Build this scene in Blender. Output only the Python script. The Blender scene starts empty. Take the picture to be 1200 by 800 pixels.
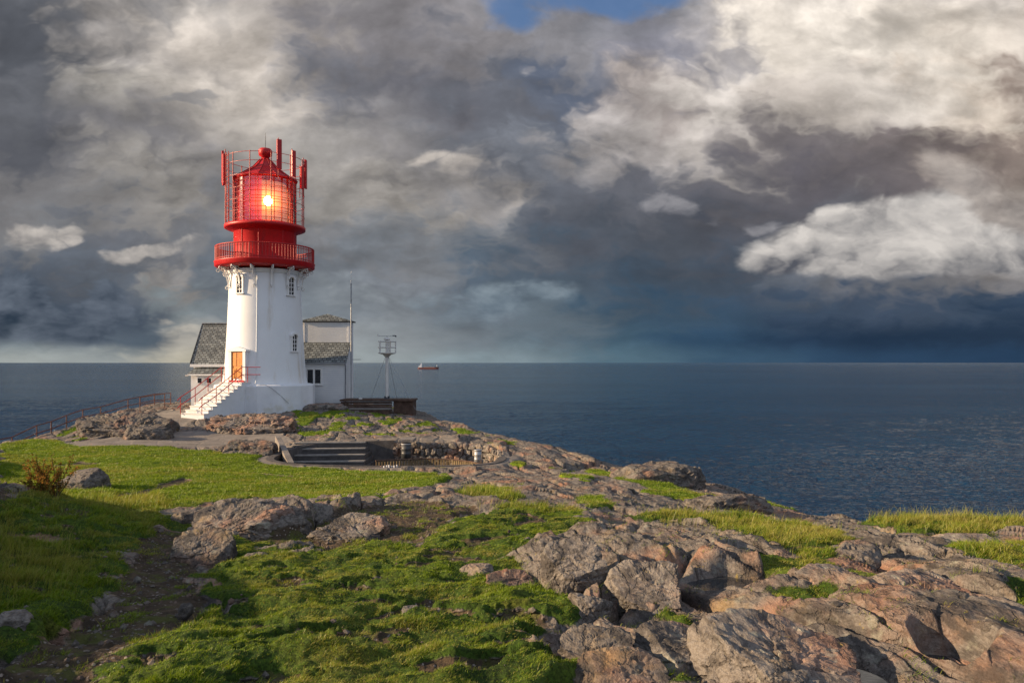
import bpy, bmesh, math, random
import numpy as np
from mathutils import Vector, Matrix, Euler

# ------------------------------------------------------------------ camera, world, sun, exposure
scn = bpy.context.scene
col = scn.collection
PXF, HY = 900.0, 424.5          # focal length in photo pixels, horizon row of the photo

cam_d = bpy.data.cameras.new('camera')
cam_d.sensor_width = 36.0
cam_d.lens = 36.0 * PXF / 1200.0
cam_d.shift_y = (HY - 400.0) / 1200.0
cam_d.clip_start = 0.05
cam_d.clip_end = 120000.0
cam = bpy.data.objects.new('camera', cam_d)
cam.location = (0, 0, 0)
cam.rotation_euler = (math.radians(90), 0, 0)
col.objects.link(cam)
scn.camera = cam

SUN_EL = math.radians(17.0)
SUN_DIR = Vector((-0.993, -0.12, 0)).normalized() * math.cos(SUN_EL) + Vector((0, 0, math.sin(SUN_EL)))
sd = bpy.data.lights.new('sun', 'SUN')
sd.energy = 5.0
sd.angle = math.radians(0.6)
sd.color = (1.0, 0.74, 0.47)
sun = bpy.data.objects.new('sun', sd)
sun.rotation_euler = SUN_DIR.to_track_quat('Z', 'Y').to_euler()
sun.location = (-60, 20, 60)
col.objects.link(sun)

vs = scn.view_settings
vs.view_transform = 'Standard'
vs.look = 'None'
vs.exposure = 0.95
vs.gamma = 1.0
vs.use_curve_mapping = False
scn.cycles.use_denoising = True
scn.cycles.max_bounces = 6
scn.cycles.diffuse_bounces = 2
scn.cycles.glossy_bounces = 3
scn.cycles.transparent_max_bounces = 12
scn.cycles.transmission_bounces = 4


class NT:
    """tiny helper to write node graphs"""
    def __init__(s, tree):
        s.t = tree; s.n = tree.nodes; s.l = tree.links
    def put(s, sock, v):
        if v is None: return
        if isinstance(v, bpy.types.NodeSocket): s.l.new(v, sock)
        else:
            try: sock.default_value = v
            except Exception: sock.default_value = tuple(v) + (1.0,)
    def m(s, op, a, b=None, c=None, clamp=False):
        n = s.n.new('ShaderNodeMath'); n.operation = op; n.use_clamp = clamp
        for i, v in enumerate((a, b, c)):
            if v is not None: s.put(n.inputs[i], v)
        return n.outputs[0]
    def add(s, a, b): return s.m('ADD', a, b)
    def mul(s, a, b): return s.m('MULTIPLY', a, b)
    def sub(s, a, b): return s.m('SUBTRACT', a, b)
    def vm(s, op, a, b=None, scale=None):
        n = s.n.new('ShaderNodeVectorMath'); n.operation = op
        s.put(n.inputs[0], a)
        if b is not None: s.put(n.inputs[1], b)
        if scale is not None: s.put(n.inputs['Scale'], scale)
        return n.outputs['Value'] if op in ('LENGTH', 'DOT_PRODUCT', 'DISTANCE') else n.outputs[0]
    def xyz(s, x=0.0, y=0.0, z=0.0):
        n = s.n.new('ShaderNodeCombineXYZ')
        for i, v in enumerate((x, y, z)): s.put(n.inputs[i], v)
        return n.outputs[0]
    def sep(s, v):
        n = s.n.new('ShaderNodeSeparateXYZ'); s.put(n.inputs[0], v); return n.outputs
    def noise(s, vec, scale=1.0, detail=4.0, rough=0.5, lac=2.0, dist=0.0, color=False, typ='FBM'):
        n = s.n.new('ShaderNodeTexNoise'); n.noise_dimensions = '3D'
        s.put(n.inputs['Vector'], vec)
        n.inputs['Scale'].default_value = scale; n.inputs['Detail'].default_value = detail
        n.inputs['Roughness'].default_value = rough; n.inputs['Lacunarity'].default_value = lac
        n.inputs['Distortion'].default_value = dist
        return n.outputs['Color'] if color else n.outputs['Fac']
    def vor(s, vec, scale=1.0, feature='F1', out='Distance', rnd=1.0):
        n = s.n.new('ShaderNodeTexVoronoi'); n.feature = feature
        s.put(n.inputs['Vector'], vec); n.inputs['Scale'].default_value = scale
        n.inputs['Randomness'].default_value = rnd
        return n.outputs[out]
    def wave(s, vec, scale, dist=0.0, detail=2.0, dscale=1.0, direction='X', prof='SIN'):
        n = s.n.new('ShaderNodeTexWave'); n.bands_direction = direction; n.wave_profile = prof
        s.put(n.inputs['Vector'], vec); n.inputs['Scale'].default_value = scale
        n.inputs['Distortion'].default_value = dist; n.inputs['Detail'].default_value = detail
        n.inputs['Detail Scale'].default_value = dscale
        return n.outputs['Fac']
    def mr(s, v, a, b, c=0.0, d=1.0, smooth=True):
        n = s.n.new('ShaderNodeMapRange'); n.interpolation_type = 'SMOOTHSTEP' if smooth else 'LINEAR'
        n.clamp = True
        for i, q in enumerate((v, a, b, c, d)): s.put(n.inputs[i], q)
        return n.outputs[0]
    def mix(s, f, a, b, mode='MIX'):
        n = s.n.new('ShaderNodeMix'); n.data_type = 'RGBA'; n.blend_type = mode
        s.put(n.inputs[0], f)
        for sock, v in ((n.inputs[6], a), (n.inputs[7], b)):
            if isinstance(v, bpy.types.NodeSocket): s.l.new(v, sock)
            else: sock.default_value = tuple(v)[:3] + (1.0,)
        return n.outputs[2]
    def ramp(s, f, stops, interp='LINEAR'):
        n = s.n.new('ShaderNodeValToRGB'); cr = n.color_ramp; cr.interpolation = interp
        while len(cr.elements) > 1: cr.elements.remove(cr.elements[0])
        cr.elements[0].position = stops[0][0]; cr.elements[0].color = tuple(stops[0][1]) + (1.0,)
        for p, c in stops[1:]:
            e = cr.elements.new(p); e.color = tuple(c) + (1.0,)
        s.put(n.inputs[0], f)
        return n.outputs[0]
    def mapping(s, vec, loc=(0, 0, 0), rot=(0, 0, 0), scale=(1, 1, 1), typ='POINT'):
        n = s.n.new('ShaderNodeMapping'); n.vector_type = typ
        s.put(n.inputs[0], vec); n.inputs[1].default_value = loc
        n.inputs[2].default_value = rot; n.inputs[3].default_value = scale
        return n.outputs[0]


def lin(c):
    """sRGB 0-255 to linear"""
    return tuple((v / 255 / 12.92) if v / 255 <= 0.04045 else ((v / 255 + 0.055) / 1.055) ** 2.4 for v in c)


# ------------------------------------------------------------------ the sky: broken storm cloud over a blue evening sky
world = bpy.data.worlds.new('World')
scn.world = world
world.use_nodes = True
w = NT(world.node_tree)
for n in list(w.n): w.n.remove(n)
wout = w.n.new('ShaderNodeOutputWorld')
BG = 0.1
sky = w.n.new('ShaderNodeTexSky')
sky.sky_type = 'NISHITA'
sky.sun_disc = False
sky.sun_elevation = SUN_EL
sky.sun_rotation = math.atan2(SUN_DIR.x, SUN_DIR.y)
tc = w.n.new('ShaderNodeTexCoord')
dx, dy, dz = w.sep(tc.outputs['Generated'])
ym = w.m('MAXIMUM', dy, 0.12)
U = w.m('DIVIDE', dx, ym)            # tangent of the bearing
V = w.m('DIVIDE', dz, ym)            # tangent of the height
Vp = w.m('MAXIMUM', V, 0.0)
# cloud space: flatter towards the horizon
P = w.xyz(U, w.mul(w.m('POWER', w.add(Vp, 0.02), 0.8), 1.55), 0.0)
warpc = w.noise(P, 2.6, 6.0, 0.53, color=True)
wv = w.vm('SUBTRACT', warpc, (0.5, 0.5, 0.5))
wx, wy, wz = w.sep(wv)
def puff(vec, scale, det=3.0):
    """cauliflower heads: rounded cells, lit from the upper left"""
    o = []
    for v in (vec, w.vm('ADD', vec, (-0.016, 0.026, 0.0))):
        n = w.n.new('ShaderNodeTexVoronoi'); n.voronoi_dimensions = '2D'; n.feature = 'SMOOTH_F1'
        n.inputs['Scale'].default_value = scale; n.inputs['Detail'].default_value = det; n.inputs['Roughness'].default_value = 0.55
        n.inputs['Lacunarity'].default_value = 2.1; n.inputs['Smoothness'].default_value = 0.35
        w.put(n.inputs['Vector'], v); o.append(w.sub(1.0, n.outputs['Distance']))
    return w.sub(o[0], o[1]), o[0]
pv = w.vm('ADD', P, w.vm('SCALE', w.vm('SUBTRACT', w.noise(P, 7.0, 4.0, 0.6, color=True), (0.5, 0.5, 0.5)), scale=0.16))
p1, q1 = puff(pv, 9.0)
damp = w.mr(Vp, 0.0, 0.14, 0.12, 1.0)
Uw = w.add(U, w.mul(w.add(w.mul(wx, 0.26), w.mul(w.sub(q1, 0.62), 0.10)), w.mr(Vp, 0.0, 0.1, 0.5, 1.0)))
Vw = w.add(Vp, w.mul(w.add(w.mul(wy, 0.17), w.mul(w.sub(0.62, q1), 0.08)), damp))
UF = w.m('DIVIDE', w.add(Uw, 1.2), 2.4, clamp=True)


def rowramp(stops):
    s = [(min(1.0, max(0.0, (((x - 600) / PXF) + 1.2) / 2.4)), lin(c)) for x, c in stops]
    return w.ramp(UF, s, 'B_SPLINE' if False else 'EASE')


rows = [
 (418, [(0,(150,156,154)),(100,(140,146,146)),(200,(176,170,154)),(430,(140,148,150)),(550,(128,143,150)),(700,(82,107,122)),(850,(57,82,104)),(1000,(44,67,92)),(1190,(40,62,87))]),
 (390, [(0,(120,130,136)),(70,(90,100,112)),(130,(80,92,104)),(200,(158,154,146)),(300,(146,148,146)),(430,(134,140,144)),(520,(112,122,130)),(600,(96,109,119)),(700,(65,88,105)),(800,(48,72,95)),(900,(40,58,80)),(1000,(35,52,73)),(1190,(38,54,74))]),
 (345, [(0,(62,74,88)),(100,(70,80,94)),(200,(120,128,132)),(300,(110,118,126)),(420,(122,128,134)),(500,(101,111,121)),(600,(93,105,115)),(700,(60,80,98)),(800,(55,75,95)),(900,(60,75,94)),(1000,(64,77,95)),(1100,(60,74,92)),(1190,(50,66,86))]),
 (300, [(0,(82,90,102)),(120,(95,102,112)),(180,(135,132,130)),(230,(100,107,116)),(420,(115,120,127)),(520,(85,98,112)),(620,(76,88,101)),(720,(66,78,92)),(820,(68,79,93)),(900,(92,98,108)),(1000,(112,113,118)),(1100,(120,118,120)),(1190,(118,116,118))]),
 (250, [(0,(112,113,116)),(100,(98,101,108)),(200,(116,117,121)),(330,(125,126,130)),(400,(118,121,126)),(500,(110,115,122)),(620,(84,89,99)),(720,(78,84,94)),(820,(82,85,94)),(940,(92,93,100)),(1050,(135,129,126)),(1120,(158,148,140)),(1190,(140,132,126))]),
 (190, [(0,(112,111,113)),(120,(142,138,134)),(220,(130,127,127)),(300,(150,146,142)),(400,(155,150,145)),(480,(140,137,137)),(545,(150,145,142)),(620,(96,100,109)),(700,(98,100,108)),(800,(98,97,103)),(900,(94,91,97)),(1000,(108,102,104)),(1080,(145,134,128)),(1180,(136,126,119)),(1240,(150,142,134))]),
 (130, [(0,(88,90,97)),(120,(122,120,122)),(250,(168,161,154)),(330,(150,146,143)),(400,(138,135,136)),(520,(100,103,111)),(600,(112,116,125)),(680,(170,164,162)),(770,(172,165,160)),(860,(112,107,109)),(960,(120,112,112)),(1060,(110,101,100)),(1150,(126,114,108)),(1230,(150,140,132))]),
 (70, [(0,(98,100,106)),(100,(162,157,151)),(230,(196,187,178)),(330,(112,113,120)),(450,(106,106,113)),(560,(100,103,112)),(620,(90,98,114)),(700,(165,156,152)),(780,(205,197,190)),(860,(185,176,168)),(960,(208,199,190)),(1080,(205,192,178)),(1160,(148,134,125)),(1250,(140,128,120))]),
 (10, [(0,(84,87,94)),(100,(150,145,142)),(220,(190,181,172)),(350,(126,123,126)),(500,(138,135,138)),(590,(138,137,142)),(700,(130,130,140)),(780,(165,160,160)),(850,(224,214,202)),(960,(236,226,214)),(1100,(226,215,202)),(1190,(206,195,184))]),
 (-120, [(0,(110,112,118)),(300,(150,148,148)),(600,(120,126,138)),(900,(210,202,195)),(1200,(200,192,186))]),
 (-500, [(-300,(105,112,126)),(600,(95,104,120)),(1300,(115,118,126))]),
]
cc = None
for i, (ry, st) in enumerate(rows):
    rr = rowramp(st)
    if cc is None: cc = rr
    else:
        v0 = (HY - rows[i - 1][0]) / PXF; v1 = (HY - ry) / PXF
        cc = w.mix(w.mr(Vw, v0, v1), cc, rr)
# billows: difference of a noise with itself stepped towards the light gives every billow a bright and a grey side
wP = w.vm('ADD', P, w.vm('SCALE', wv, scale=0.14))
LS = (-0.018, 0.030, 0.0)
def relief(vec, scale, rough=0.55, det=7.0, step=1.0):
    a = w.noise(vec, scale, det, rough)
    b = w.noise(w.vm('ADD', vec, tuple(q * step for q in LS)), scale, det, rough)
    return w.sub(a, b), a
r1, n1 = relief(wP, 4.3, 0.53, 7.0, step=1.2)
r2, n2 = relief(w.vm('ADD', wP, (3.1, 7.7, 0)), 10.0, 0.58, 6.0, step=0.6)
lum = w.vm('DOT_PRODUCT', cc, (0.3, 0.5, 0.2))
amp = w.mul(w.mr(lum, 0.03, 0.32, 0.5, 1.25), w.mr(Vp, 0.0, 0.12, 0.45, 1.0))
g = w.add(w.mul(r1, 1.35), w.mul(r2, 0.85))
g = w.add(g, w.mul(w.sub(n1, 0.5), 0.6))
g = w.add(g, w.mul(w.mul(p1, 0.36), w.mr(n2, 0.40, 0.62, 0.25, 1.0)))
g = w.mul(g, amp)
g = w.m('SMOOTH_MAX', w.add(1.0, g), 0.5, 0.4)
cc = w.vm('SCALE', cc, scale=g)


def blob(cx, cy, rx, ry_, rot=0.0, src=None):
    """soft ellipse on the sky, centre and radii in tangents*900"""
    loc = ((cx - 600) / PXF, (HY - cy) / PXF, 0)
    mpd = w.mapping(src, loc, (0, 0, math.radians(rot)), (rx / PXF, ry_ / PXF, 1), 'TEXTURE')
    gn = w.n.new('ShaderNodeTexGradient'); gn.gradient_type = 'SPHERICAL'
    w.put(gn.inputs[0], mpd)
    return gn.outputs['Fac']


ws = w.vm('SUBTRACT', w.noise(P, 9.0, 4.0, 0.55, color=True), (0.5, 0.5, 0.5))
wsx, wsy, _z = w.sep(ws)
UV = w.xyz(w.add(U, w.add(w.mul(wx, 0.10), w.mul(wsx, 0.09))), w.add(Vp, w.add(w.mul(wy, 0.09), w.mul(wsy, 0.05))), 0.0)
def cloud_layer(base, blobs, lit, shade, edge=(0.18, 0.34), nscale=13.0, namp=0.55, top=None, bot=None, dens=1.0, rk=4.0, seed=0.0, soft=0.0):
    f = None
    for b in blobs:
        q = w.mul(blob(*b[:5], src=UV), b[5] if len(b) > 5 else 1.0)
        f = q if f is None else w.m('MAXIMUM', f, q)
    hgt0 = w.mr(Vp, (HY - bot - 6) / PXF, (HY - bot + 40) / PXF)
    rr, nn = relief(w.vm('ADD', wP, (seed, seed * 1.7, 0)), nscale, 0.53, 6.0, step=0.9)
    f2 = w.add(f, w.mul(w.add(w.mul(w.sub(nn, 0.5), namp * 1.3), w.mul(w.sub(q1, 0.62), 0.45 * namp)), w.mr(f, 0.0, 0.12)))
    if soft: f2 = w.sub(f2, w.mul(w.sub(1.0, hgt0), soft))
    mask = w.mul(w.mul(w.mr(f2, edge[0], edge[1]), dens), w.mr(Vp, 0.018, 0.034))
    hgt = w.mr(w.add(Vp, w.mul(w.sub(nn, 0.5), 0.10)), (HY - bot) / PXF, (HY - top) / PXF, 0.0, 1.0)
    sh = w.m('ADD', w.mul(hgt, 0.70), w.add(w.add(0.32, w.mul(rr, rk)), w.mul(p1, 1.2)))
    return w.mix(mask, base, w.mix(w.mr(sh, -0.75, 1.75, 0.0, 1.0, smooth=False), lin(tuple(v - 18 for v in shade)), lin(tuple(min(255, v + 16) for v in lit))))


# blue opening at the top
holes = None
for b in ((690, 0, 130, 34, 0, 1.0), (610, 14, 70, 36, 0, .8), (770, -20, 130, 36, 0, 1.0)):
    q = w.mul(blob(*b[:5], src=UV), b[5]); holes = q if holes is None else w.m('MAXIMUM', holes, q)
holes = w.add(holes, w.mul(w.mul(w.sub(n2, 0.5), 1.6), w.mr(holes, 0.0, 0.08)))
hole = w.mul(w.mr(holes, 0.16, 0.80), 0.85)
# the banks of cloud
cc = cloud_layer(cc, [(1130,235,110,75,-20,1.3),(1200,270,120,80,0,1.4)], (178,168,160), (120,116,118), edge=(0.10,0.95), top=170, bot=320, dens=.85, namp=.7, nscale=8, seed=4.0)
cc = cloud_layer(cc, [(1060,300,240,56,0,1.8),(1070,262,100,54,0,1.9),(985,276,60,40,0,1.5),(915,306,90,32,10,1.4),(1180,305,180,48,0,1.7)], (194,188,182), (100,103,112), edge=(0.20,0.80), top=228, bot=338, namp=.75, nscale=6, rk=4.5, seed=2.0, soft=0.45)
cc = cloud_layer(cc, [(540,192,42,26,0,1.0),(505,182,50,16,10,.8)], (196,186,176), (150,145,143), edge=(.2,.6), top=170, bot=215, dens=.7, seed=5.0)
cc = cloud_layer(cc, [(30,272,60,25,0,1.0),(80,268,34,18,0,.9),(180,292,90,20,5,.9)], (186,178,170), (118,118,122), edge=(.2,.5), top=255, bot=300, dens=.85, seed=7.0)
cc = cloud_layer(cc, [(50,385,150,50,0,1.0),(125,352,55,45,0,1.1),(20,345,80,45,0,1.0)], (84,93,106), (50,64,80), edge=(.16,.34), top=330, bot=400, dens=.9, namp=.6, nscale=12, seed=9.0)
cc = cloud_layer(cc, [(815,250,60,20,-20,1.0),(775,240,40,18,0,.9),(880,262,60,18,-10,.9)], (140,138,142), (88,93,104), edge=(.25,.6), top=232, bot=275, dens=.7, seed=11.0)
cc = cloud_layer(cc, [(570,355,110,38,0,1.0),(640,340,70,30,0,.8),(490,350,60,30,0,.8)], (132,146,156), (96,114,130), edge=(.25,.75), top=322, bot=385, dens=.6, seed=13.0)
cc = cloud_layer(cc, [(230,115,75,10,6,1.0),(215,122,60,10,0,.9)], (110,112,118), (110,112,118), edge=(.2,.6), top=100, bot=130, dens=.55, seed=14.0)
cc = cloud_layer(cc, [(230,385,60,20,0,.9),(190,372,30,12,0,.7)], (190,180,165), (130,135,138), edge=(.2,.6), top=370, bot=405, dens=.5, nscale=20, seed=15.0)
ccn = w.vm('SCALE', cc, scale=1.0 / BG)
skyc = w.mix(1.0, sky.outputs[0], (0.75, 1.0, 1.35), 'MULTIPLY')
front = w.mix(hole, ccn, skyc)
# behind the camera: unseen sky, made bright and bluish to fill the shaded tower
nb = w.noise(tc.outputs['Generated'], 3.0, 6.0, 0.6)
back = w.mix(w.mr(nb, 0.35, 0.65), w.vm('SCALE', w.xyz(0.33, 0.44, 0.66), scale=1.0 / BG), w.vm('SCALE', w.xyz(0.58, 0.62, 0.71), scale=1.0 / BG))
full = w.mix(w.mr(dy, 0.45, 0.0), front, back)
full = w.mix(w.mr(dz, -0.001, -0.02), full, (0.5, 0.8, 1.2))
bgn = w.n.new('ShaderNodeBackground')
w.put(bgn.inputs[0], full); bgn.inputs[1].default_value = BG * 0.55
w.l.new(bgn.outputs[0], wout.inputs[0])
world.cycles.sampling_method = 'MANUAL'
world.cycles.sample_map_resolution = 512

# ------------------------------------------------------------------ numpy noise
_rs = np.random.RandomState(7)
_perm = _rs.permutation(256).astype(np.int64)
_perm = np.concatenate([_perm, _perm, _perm])
_ga = _rs.rand(256) * 2 * math.pi
_gx, _gy = np.cos(_ga), np.sin(_ga)
_r1, _r2, _r3, _r4 = _rs.rand(4, 256)


def pn(x, y, seed=0):
    """2-D gradient noise, about -0.7..0.7"""
    x = np.asarray(x, dtype=np.float64) + seed * 17.13; y = np.asarray(y, dtype=np.float64) - seed * 9.71
    xi = np.floor(x).astype(np.int64); yi = np.floor(y).astype(np.int64)
    xf = x - xi; yf = y - yi
    u = xf * xf * xf * (xf * (xf * 6 - 15) + 10); v = yf * yf * yf * (yf * (yf * 6 - 15) + 10)
    def gr(ix, iy, fx, fy):
        h = _perm[(_perm[ix & 255] + iy) & 255]
        return _gx[h] * fx + _gy[h] * fy
    a = gr(xi, yi, xf, yf); b = gr(xi + 1, yi, xf - 1, yf)
    c = gr(xi, yi + 1, xf, yf - 1); d = gr(xi + 1, yi + 1, xf - 1, yf - 1)
    return (a + (b - a) * u) + ((c + (d - c) * u) - (a + (b - a) * u)) * v


def fbm(x, y, octv=4, rough=0.5, seed=0):
    s = 0.0; a = 1.0; f = 1.0
    for i in range(octv):
        s = s + a * pn(x * f, y * f, seed + i * 3.1); a *= rough; f *= 2.03
    return s


def plates(x, y, seed=0, tilt=0.35):
    """broken plates: every Voronoi cell is a tilted flat face; returns height and distance to the crack"""
    x = x + seed * 5.37; y = y + seed * 3.11
    xi = np.floor(x).astype(np.int64); yi = np.floor(y).astype(np.int64)
    d1 = np.full(x.shape, 9.0); d2 = np.full(x.shape, 9.0); h = np.zeros(x.shape)
    for ox in (-1, 0, 1):
        for oy in (-1, 0, 1):
            cx = xi + ox; cy = yi + oy
            k = _perm[(_perm[cx & 255] + cy) & 255]
            px_ = cx + 0.15 + 0.7 * _r1[k]; py_ = cy + 0.15 + 0.7 * _r2[k]
            ddx = x - px_; ddy = y - py_
            d = ddx * ddx + ddy * ddy
            hh = (_r3[k] - 0.5) + tilt * ((_r4[k] - 0.35) * 2 * ddx + (_r1[k] - 0.5) * 2 * ddy)
            new = d < d1
            d2 = np.where(new, d1, np.minimum(d2, d))
            h = np.where(new, hh, h)
            d1 = np.where(new, d, d1)
    return h, np.sqrt(d2) - np.sqrt(d1)


def sstep(a, b, x):
    t = np.clip((x - a) / (b - a), 0, 1)
    return t * t * (3 - 2 * t)


# ------------------------------------------------------------------ lie of the land (camera at 0,0,0, looking along +Y)
def pp(px, py, Y):
    return ((px - 600) / PXF * Y, Y, (HY - py) / PXF * Y)


_cp = [pp(*q) for q in [
 (0,800,4.35),(150,800,4.3),(300,800,4.3),(450,800,4.3),(600,800,4.3),(700,800,4.25),(800,800,4.2),(900,800,4.2),(1000,800,4.2),(1100,800,4.15),(1200,800,4.2),
 (0,740,5.1),(200,740,5.3),(400,740,5.3),(600,740,5.25),(720,740,5.2),(800,740,5.15),(1000,740,5.1),(1200,740,5.2),
 (0,700,6.0),(120,700,6.4),(300,700,6.55),(500,700,6.5),(650,700,6.4),(780,700,6.2),(900,710,6.0),(1000,700,6.25),(1100,700,6.2),(1200,700,6.3),
 (0,650,7.7),(100,660,8.0),(200,660,8.3),(350,660,8.3),(500,660,8.3),(640,660,8.2),(760,670,7.5),(860,676,7.3),(950,665,7.8),(1050,665,7.5),(1150,675,7.3),
 (0,622,9.2),(100,620,10.2),(190,630,10.3),(300,628,11.0),(420,628,10.8),(520,622,10.8),(620,630,9.8),(720,630,9.6),(820,640,9.0),(900,645,8.8),(1000,640,9.2),(1100,640,9.4),(1200,650,9.2),
 (60,588,11.8),(130,592,12.8),(185,606,13.0),(0,572,13.8),(250,605,12.0),(320,598,12.3),(400,600,12.8),
 (480,590,14.5),(540,590,14.8),(600,598,13.2),(680,600,13.4),(760,600,14.2),(850,604,15.2),(920,612,14.6),(960,622,12.6),(1020,612,13.8),(1100,607,14.8),(1200,614,14.3),(1130,622,12.5),(1200,628,12.0),
 (560,574,19.0),(640,574,20.0),(700,582,18.5),(800,586,20.0),(880,596,18.5),
 (0,560,24),(100,566,22.5),(200,572,21.5),(300,580,19.8),(420,578,19.8),(480,572,21.5),
 (0,540,30),(120,545,28.5),(250,553,27),(380,557,26),(480,560,25.5),
 (540,560,25),(600,555,27.5),(680,556,28),(740,560,27),(800,570,25.5),(860,584,23),
 (0,527,35),(100,531,34),(250,534,34),(330,545,31.5),(450,548,31.2),(560,548,31.2),(620,536,35),
 (60,516,40),(150,518,39),(250,524,38.3),(300,521,39.5),
 (120,513,41.5),(220,513,41.5),(320,514,41.0),(400,516,39.8),(480,514,39.8),(560,516,39.5),(600,518,40),(350,520,38.5),(580,525,37),
 (180,500,45),(250,502,45),(330,500,45.5),(400,502,45),(480,504,46),(540,507,46),
 (205,489,47),(245,488,46.8),(290,484,50),(340,484,50),(400,486,50),(450,489,50.5),(490,491,52),
 (310,475,54),(360,474,54),(405,474,55),(450,482,56),(240,478,56),(190,476,56),(300,472,62),(400,474,62),
 (43,514,45),(80,503,47),(120,490,51),(155,481,54.5),(200,473,58),
 (540,498,50),(570,509,46),(640,521,42),(720,542,36),(800,563,31),(850,576,28),(900,590,24),(960,606,20),(1010,612,15),
]]
_cp += [(-9.5, 1.5, 0.10), (-9.5, 5.5, 0.15), (-10.5, 8.5, -0.20), (-5.6, 3.0, -1.4), (-7.6, 8.0, -1.60), (-12, 12.5, -0.9), (-13, -5, -0.6), (-5, -5, -1.4),  # out of view: left mounds raised to cast shade on foreground and lawn
        (-24, 22, -0.9), (-27, 27, -0.9), (-19, 20, -2.7), (-31, 33, -2.3), (-16, 16, -2.5), (-34, 20, -2.2), (-36, 5, -3), (-26, 10, -1.5),
        (-18, 2, -1.0), (0, -5, -1.6), (6, -5, -1.7), (6, 2, -1.75), (10, 4, -2.3), (0, 1, -1.7), (-3, 1, -1.7), (3, 1, -1.7), (12, 9, -3.0), (14, -4, -3.0), (9, 11, -2.8)]
_cp = np.array(_cp)


def _warp(X, Y):
    return X / (Y + 9.0) * 1.6, np.log(Y + 9.0) * 1.5


def _phi(r2):
    return np.sqrt(r2 + 0.012)


_cu, _cv = _warp(_cp[:, 0], _cp[:, 1])
_A = _phi((_cu[:, None] - _cu[None]) ** 2 + (_cv[:, None] - _cv[None]) ** 2)
_n = len(_cp)
_Q = np.c_[np.ones(_n), _cu, _cv]
_M = np.block([[_A + np.eye(_n) * -0.004, _Q], [_Q.T, np.zeros((3, 3))]])
_S = np.linalg.solve(_M, np.r_[_cp[:, 2], 0, 0, 0])


def base_z0(X, Y):
    u, v = _warp(X, Y)
    z = _S[_n] + _S[_n + 1] * u + _S[_n + 2] * v
    for i in range(_n):
        z = z + _S[i] * _phi((u - _cu[i]) ** 2 + (v - _cv[i]) ** 2)
    return z


def polysd(X, Y, poly):
    """signed distance to a polygon, positive inside"""
    d = np.full(X.shape, 1e9); ins = np.zeros(X.shape, bool)
    n = len(poly)
    for i in range(n):
        ax, ay = poly[i]; bx, by = poly[(i + 1) % n]
        ex, ey = bx - ax, by - ay
        L = ex * ex + ey * ey + 1e-9
        t = np.clip(((X - ax) * ex + (Y - ay) * ey) / L, 0, 1)
        d = np.minimum(d, (X - ax - t * ex) ** 2 + (Y - ay - t * ey) ** 2)
        c = ((ay > Y) != (by > Y)) & (X < (bx - ax) * (Y - ay) / (by - ay + 1e-12) + ax)
        ins ^= c
    return np.where(ins, 1, -1) * np.sqrt(d)


COAST = [(-45,-30),(-44,5),(-36,24),(-29,33),(-26.5,38.5),(-28.2,45),(-27.3,47.5),(-27.6,52),(-27.0,56),(-26,59),(-23,66),(-10,68),(-6.6,58),(-5.4,53),(-3.2,50.3),(-1.4,46.5),
         (1.9,42.3),(4.9,36.3),(7.0,31.3),(7.9,28.2),(8.2,24.3),(8.2,20.3),(7.6,16.6),(9,15.9),(10.3,15.0),(15,13),(21,8),(24,-5),(24,-30)]
PIT = (-5.55, 35.3, 5.1, 3.75)     # gun pit: centre and radii
SEA_Z = -37.0


def pitd(X, Y):
    return (np.abs((X - PIT[0]) / PIT[2]) ** 3.4 + np.abs((Y - PIT[1]) / PIT[3]) ** 3.4) ** (1 / 3.4)


def smooth_z(X, Y):
    """smooth land with the drop to the sea"""
    z = base_z0(X, Y)
    sd_ = polysd(X, Y, COAST)
    o = np.maximum(0.0, -sd_ + fbm(X * 0.25, Y * 0.25, 3, 0.5, 4) * 1.2 * sstep(0, 3, -sd_))
    z = z - (0.42 * o + 0.05 * o * o)
    return np.maximum(z, SEA_Z - 12), sd_


def ray(px, py, lo=3.0, hi=64.0):
    Ys = np.exp(np.linspace(math.log(lo), math.log(hi), 500))
    X = (px - 600) / PXF * Ys; zr = (HY - py) / PXF * Ys
    z, _ = smooth_z(X, Ys)
    k = np.nonzero(z >= zr)[0]
    if len(k) == 0:
        i = int(np.argmax(z - zr))
    else: i = int(k[0])
    if i > 0 and len(k):
        a = (z - zr)[i - 1]; b = (z - zr)[i]; t = -a / (b - a + 1e-12)
        Yv = Ys[i - 1] + t * (Ys[i] - Ys[i - 1])
    else: Yv = Ys[i]
    return (px - 600) / PXF * Yv, Yv


def W(poly): return [ray(*p) for p in poly]


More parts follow.
